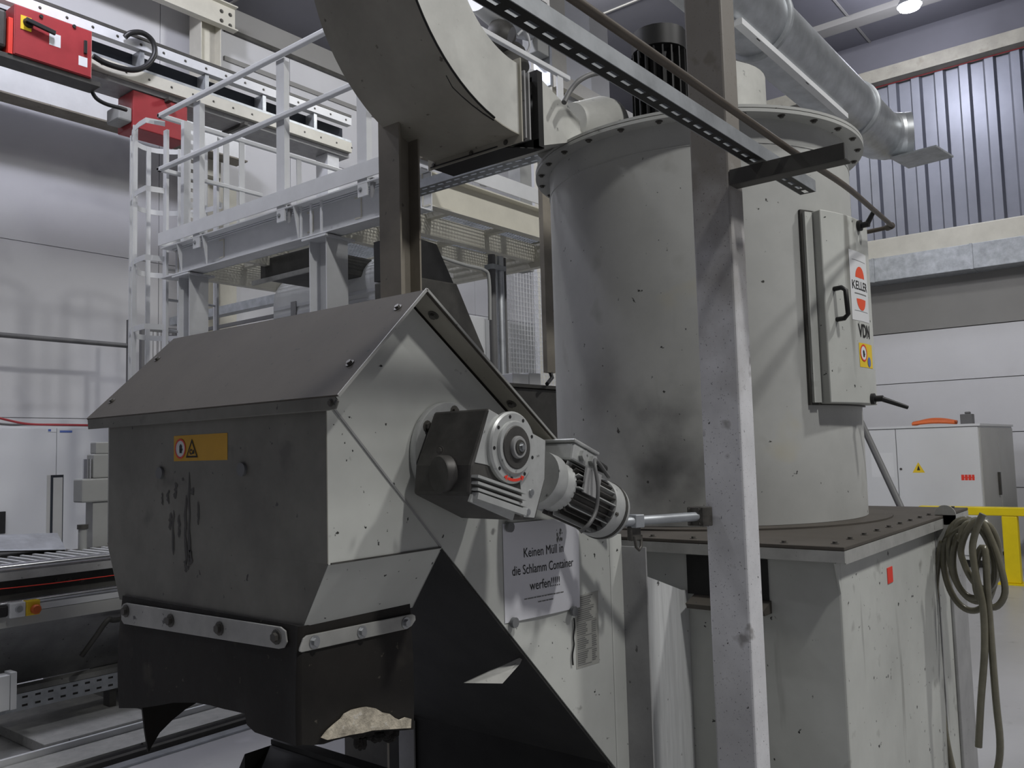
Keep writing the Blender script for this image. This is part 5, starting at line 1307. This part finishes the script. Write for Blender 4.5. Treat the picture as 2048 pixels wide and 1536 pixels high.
for k in (0, 1): slotted(mb, lambda u, v, k=k: Vector((4.3 + k * .09 + v, ub2 - .3 + u, uz)), 0, ua - ub2 + .3, .09, .07, .035, .015)
mb.build('tray_bottom', M['galvd'], ut)
MB().box(4.297, 4.2995, ub2 - .3, ua, uz, uz + .06).box(4.4805, 4.483, ub2 - .3, ua, uz, uz + .06).build('tray_side', M['galvd'], ut)
# perforated strut beside the middle column
q = at(671, 560, X=PX + .3)
pp = thing('perforated_strut', 'perforated galvanised strut standing right of the middle platform column', 'strut', (PX + .3, q.y, 0))
mb = MB(); slotted(mb, lambda u, v: Vector((PX + .3, q.y + .03 - v, u)), 0, ZB0 - .05, .06, .08, .04, .02); mb.build('strut_web', M['galvd'], pp)
MB().box(PX + .301, PX + .36, q.y - .034, q.y - .03, 0, ZB0 - .05).build('strut_side', M['galvd'], pp)

# machinery above the platform, behind the curved duct
rm = thing('robot_head', 'bright metal robot head with hoses behind the platform railing at top', 'robot', (5.2, 4.9, ZD))
def rq(px, py, Y=4.9): return at(px, py, Y=Y)
MB().cyl(rq(960, -10), rq(1000, 25), .16, n=24).build('arm_tube', M['machw'], rm, smooth=40)
MB().lathe([(.13, 0), (.15, .05), (.15, .14), (.10, .2)], rq(985, 70), (.3, -.8, -.3), 24).build('wrist_housing', M['dark'], rm, smooth=40)
MB().lathe([(.10, 0), (.14, .04), (.14, .16), (.06, .22)], rq(1035, 45), (.2, -.8, -.4), 24).build('wrist_flange', M['galv'], rm, smooth=40)
MB().lathe([(.16, 0), (.18, .05), (.16, .22), (.05, .26)], rq(1012, 105) , (.1, -.3, -.9), 24).build('tool_bell', M['dark'], rm, smooth=40)
MB().obox(rq(1070, 60), (.09, 0, 0), (0, .1, 0), (0, 0, .28)).build('tool_bracket', M['machg'], rm, bevel=.01)
MB().obox(rq(1085, 100), (.02, 0, 0), (0, .1, 0), (0, 0, .40)).build('tool_plate', M['galv'], rm)
MB().obox(rq(1050, 148), (.14, 0, .02), (0, .08, 0), (0, 0, .03)).build('tool_shoe', M['white'], rm, bevel=.01)
MB().obox((rq(1040, 60).x, 4.95, (ZD + 4.9) / 2 - .2), (.09, 0, 0), (0, .07, 0), (0, 0, (4.9 - ZD) / 2 - .0)).build('robot_column', M['machg'], rm)
pts = [rq(1035, 70, 4.75), rq(1050, 60, 4.7), rq(1060, 90, 4.7), rq(1050, 110, 4.75)]
MB().tube(smooth_path(pts, 6), .012, 8).build('robot_hose', M['white'], rm, smooth=60)
# tall white machine tower further back
tw_ = thing('machine_tower', 'tall white machine tower panels beyond the platform, above the inlet duct', 'machine', (8, 5.8, 0))
def tq(px, py, Y=5.6): return at(px, py, Y=Y)
xs_ = [tq(1102, 100).x, tq(1133, 100).x, tq(1184, 100).x, tq(1224, 100).x]
zlo = tq(1184, 180).z
MB().box(xs_[0], xs_[1] - .01, 5.6, 5.9, 0, 7.2).build('tower_panel', M['cream'], tw_)
MB().box(xs_[1], xs_[2] - .01, 5.62, 6.2, 0, 7.2).build('tower_panel', M['cabinet'], tw_)
MB().box(xs_[2], xs_[3], 5.66, 6.2, tq(1200, 180).z - .3, 7.2).build('tower_panel', M['cabside'], tw_)
MB().box(xs_[0], xs_[3] + 1.5, 5.5, 5.58, tq(1160, 205).z, tq(1160, 180).z).build('tower_beam', M['cream'], tw_)
MB().box(xs_[3] + .01, xs_[3] + 1.6, 5.9, 6.2, 0, 5.2).build('tower_panel', M['cabside'], tw_)

# ------------------------------------------------------------------ right-hand background
rc = thing('white_cabinet', 'long white control cabinet by the right wall with orange cable on top', 'cabinet', (12.9, 3.2, 0))
RCX = 11.9; ya = 2.13; yb = 5.0; zc_ = 1.79
MB().box(RCX + .02, 14.3, ya + .012, yb, .1, zc_ - .03).build('carcass', M['cabinet'], rc)
MB().box(RCX - .01, 14.32, ya - .01, yb, zc_ - .029, zc_).build('top_panel', M['cabinet'], rc)
ym = at(1796, 950, X=RCX).y
MB().box(RCX, RCX + .019, ya + .02, ym - .006, .16, zc_ - .04).build('door', M['cabinet'], rc)
MB().box(RCX, RCX + .019, ym + .006, yb, .16, zc_ - .04).build('door', M['cabinet'], rc)
MB().box(RCX + .03, 13.1, ya, ya + .0115, .16, zc_ - .05).build('side_panel', M['cabside'], rc)
MB().box(13.12, 14.28, ya, ya + .0115, .16, zc_ - .05).build('side_panel', M['cabside'], rc)
MB().box(12.9, 12.96, ya - .03, ya - .0005, .85, 1.15).build('side_handle', M['dark'], rc)
MB().box(RCX + .1, 14.2, ya + .1, yb, 0, .099).build('plinth', M['dark'], rc)
def cf(o=.0006): return lambda u, v: Vector((RCX - o, u, v))
q = at(1837, 936, X=RCX)
mb = MB(); poly2(mb, cf(), [(q.y + .075, q.z - .06), (q.y - .075, q.z - .06), (q.y, q.z + .075)]); wt = mb.build('warning_triangle', M['yellow2'], rc, label='yellow warning triangle')
mb = MB(); poly2(mb, cf(.0012), [(q.y + .02, q.z - .03), (q.y - .02, q.z - .03), (q.y, q.z + .035)]); mb.build('symbol', M['ink'], wt)
q = at(1936, 955, X=RCX)
mb = MB()
for k, w_ in enumerate((.034, .034, .034, .028)):
    grid2(mb, cf(), q.y + .075 - k * .04, q.y + .075 - k * .04 - w_, q.z - .035, q.z + .035)
grid2(mb, cf(.0004), q.y + .075, q.y - .075, q.z - .006, q.z + .006)
mb.build('red_badge', M['redm'], rc, label='small red maker badge in blocks')
q = at(1765, 930, X=RCX); mb = MB(); grid2(mb, cf(), q.y + .14, q.y - .14, q.z - .16, q.z + .16); mb.build('paper_sheet', M['labwhite'], rc)
q = at(1802, 938, X=RCX); MB().cyl((RCX - .0005, q.y, q.z), (RCX - .01, q.y, q.z), .015, n=12).build('door_lock', M['dark'], rc)
# orange cable bundle, small green box
pts = []
qa, qb = at(1826, 846, X=12.15).y, at(1910, 842, X=12.15).y
for t in range(7):
    for s_ in range(9):
        f = s_ / 8; f = f if t % 2 == 0 else 1 - f
        pts.append((12.1 + .03 * t, qa + (qb - qa) * f, zc_ + .022 + .055 * math.sin(PI * f) * (.3 + .1 * t) + .008 * (t % 3)))
tag(MB().tube(pts, .02, 6).build('orange_cable', M['orange'], smooth=60), 'orange cable bundle lying on top of the long white cabinet', 'cable')
q = at(1934, 840, X=12.2)
tag(MB().box(12.15, 12.3, q.y - .07, q.y + .07, zc_ + .0005, zc_ + .13).box(12.18, 12.26, q.y - .04, q.y + .02, zc_ + .13, zc_ + .16).build('green_box', M['cable'], bevel=.008), 'small dark green box standing on top of the long white cabinet', 'box')
# yellow guard rail
yg = thing('yellow_guard_rail', 'yellow steel guard rail standing on the floor at the right edge', 'guard rail', (10.8, 1.6, 0))
for y_ in (1.70, .2): 
    MB().box(10.78, 10.90, y_ - .075, y_ + .075, 0.012, .742).build('guard_post', M['yrail'], yg, bevel=.01)
    MB().box(10.70, 10.98, y_ - .15, y_ + .15, 0, .0115).build('foot_plate', M['yrail'], yg)
MB().box(10.775, 10.905, .0, 2.62, .743, .865 - .03).build('top_rail', M['yrail'], yg, bevel=.01)
MB().box(11.30, 11.42, 1.2, 1.35, 0, .74).build('guard_post', M['yrail'], yg, bevel=.01)
MB().box(10.906, 11.42, 1.22, 1.33, .743, .83).build('top_rail', M['yrail'], yg, bevel=.01)
# black and yellow machine base at the far right edge
bs = thing('black_machine_base', 'black machine base with a yellow strip at the right edge behind the cabinet', 'machine', (14.6, 1.2, 0))
MB().box(13.0, 14.8, .2, 1.75, 0, .45).build('base_body', M['dark'], bs, bevel=.02)
MB().box(12.98, 13.0, .2, 1.75, .46, .56).build('yellow_strip', M['yrail'], bs)
MB().box(13.001, 14.8, .25, 1.70, .451, .75).build('base_top', M['black'], bs)
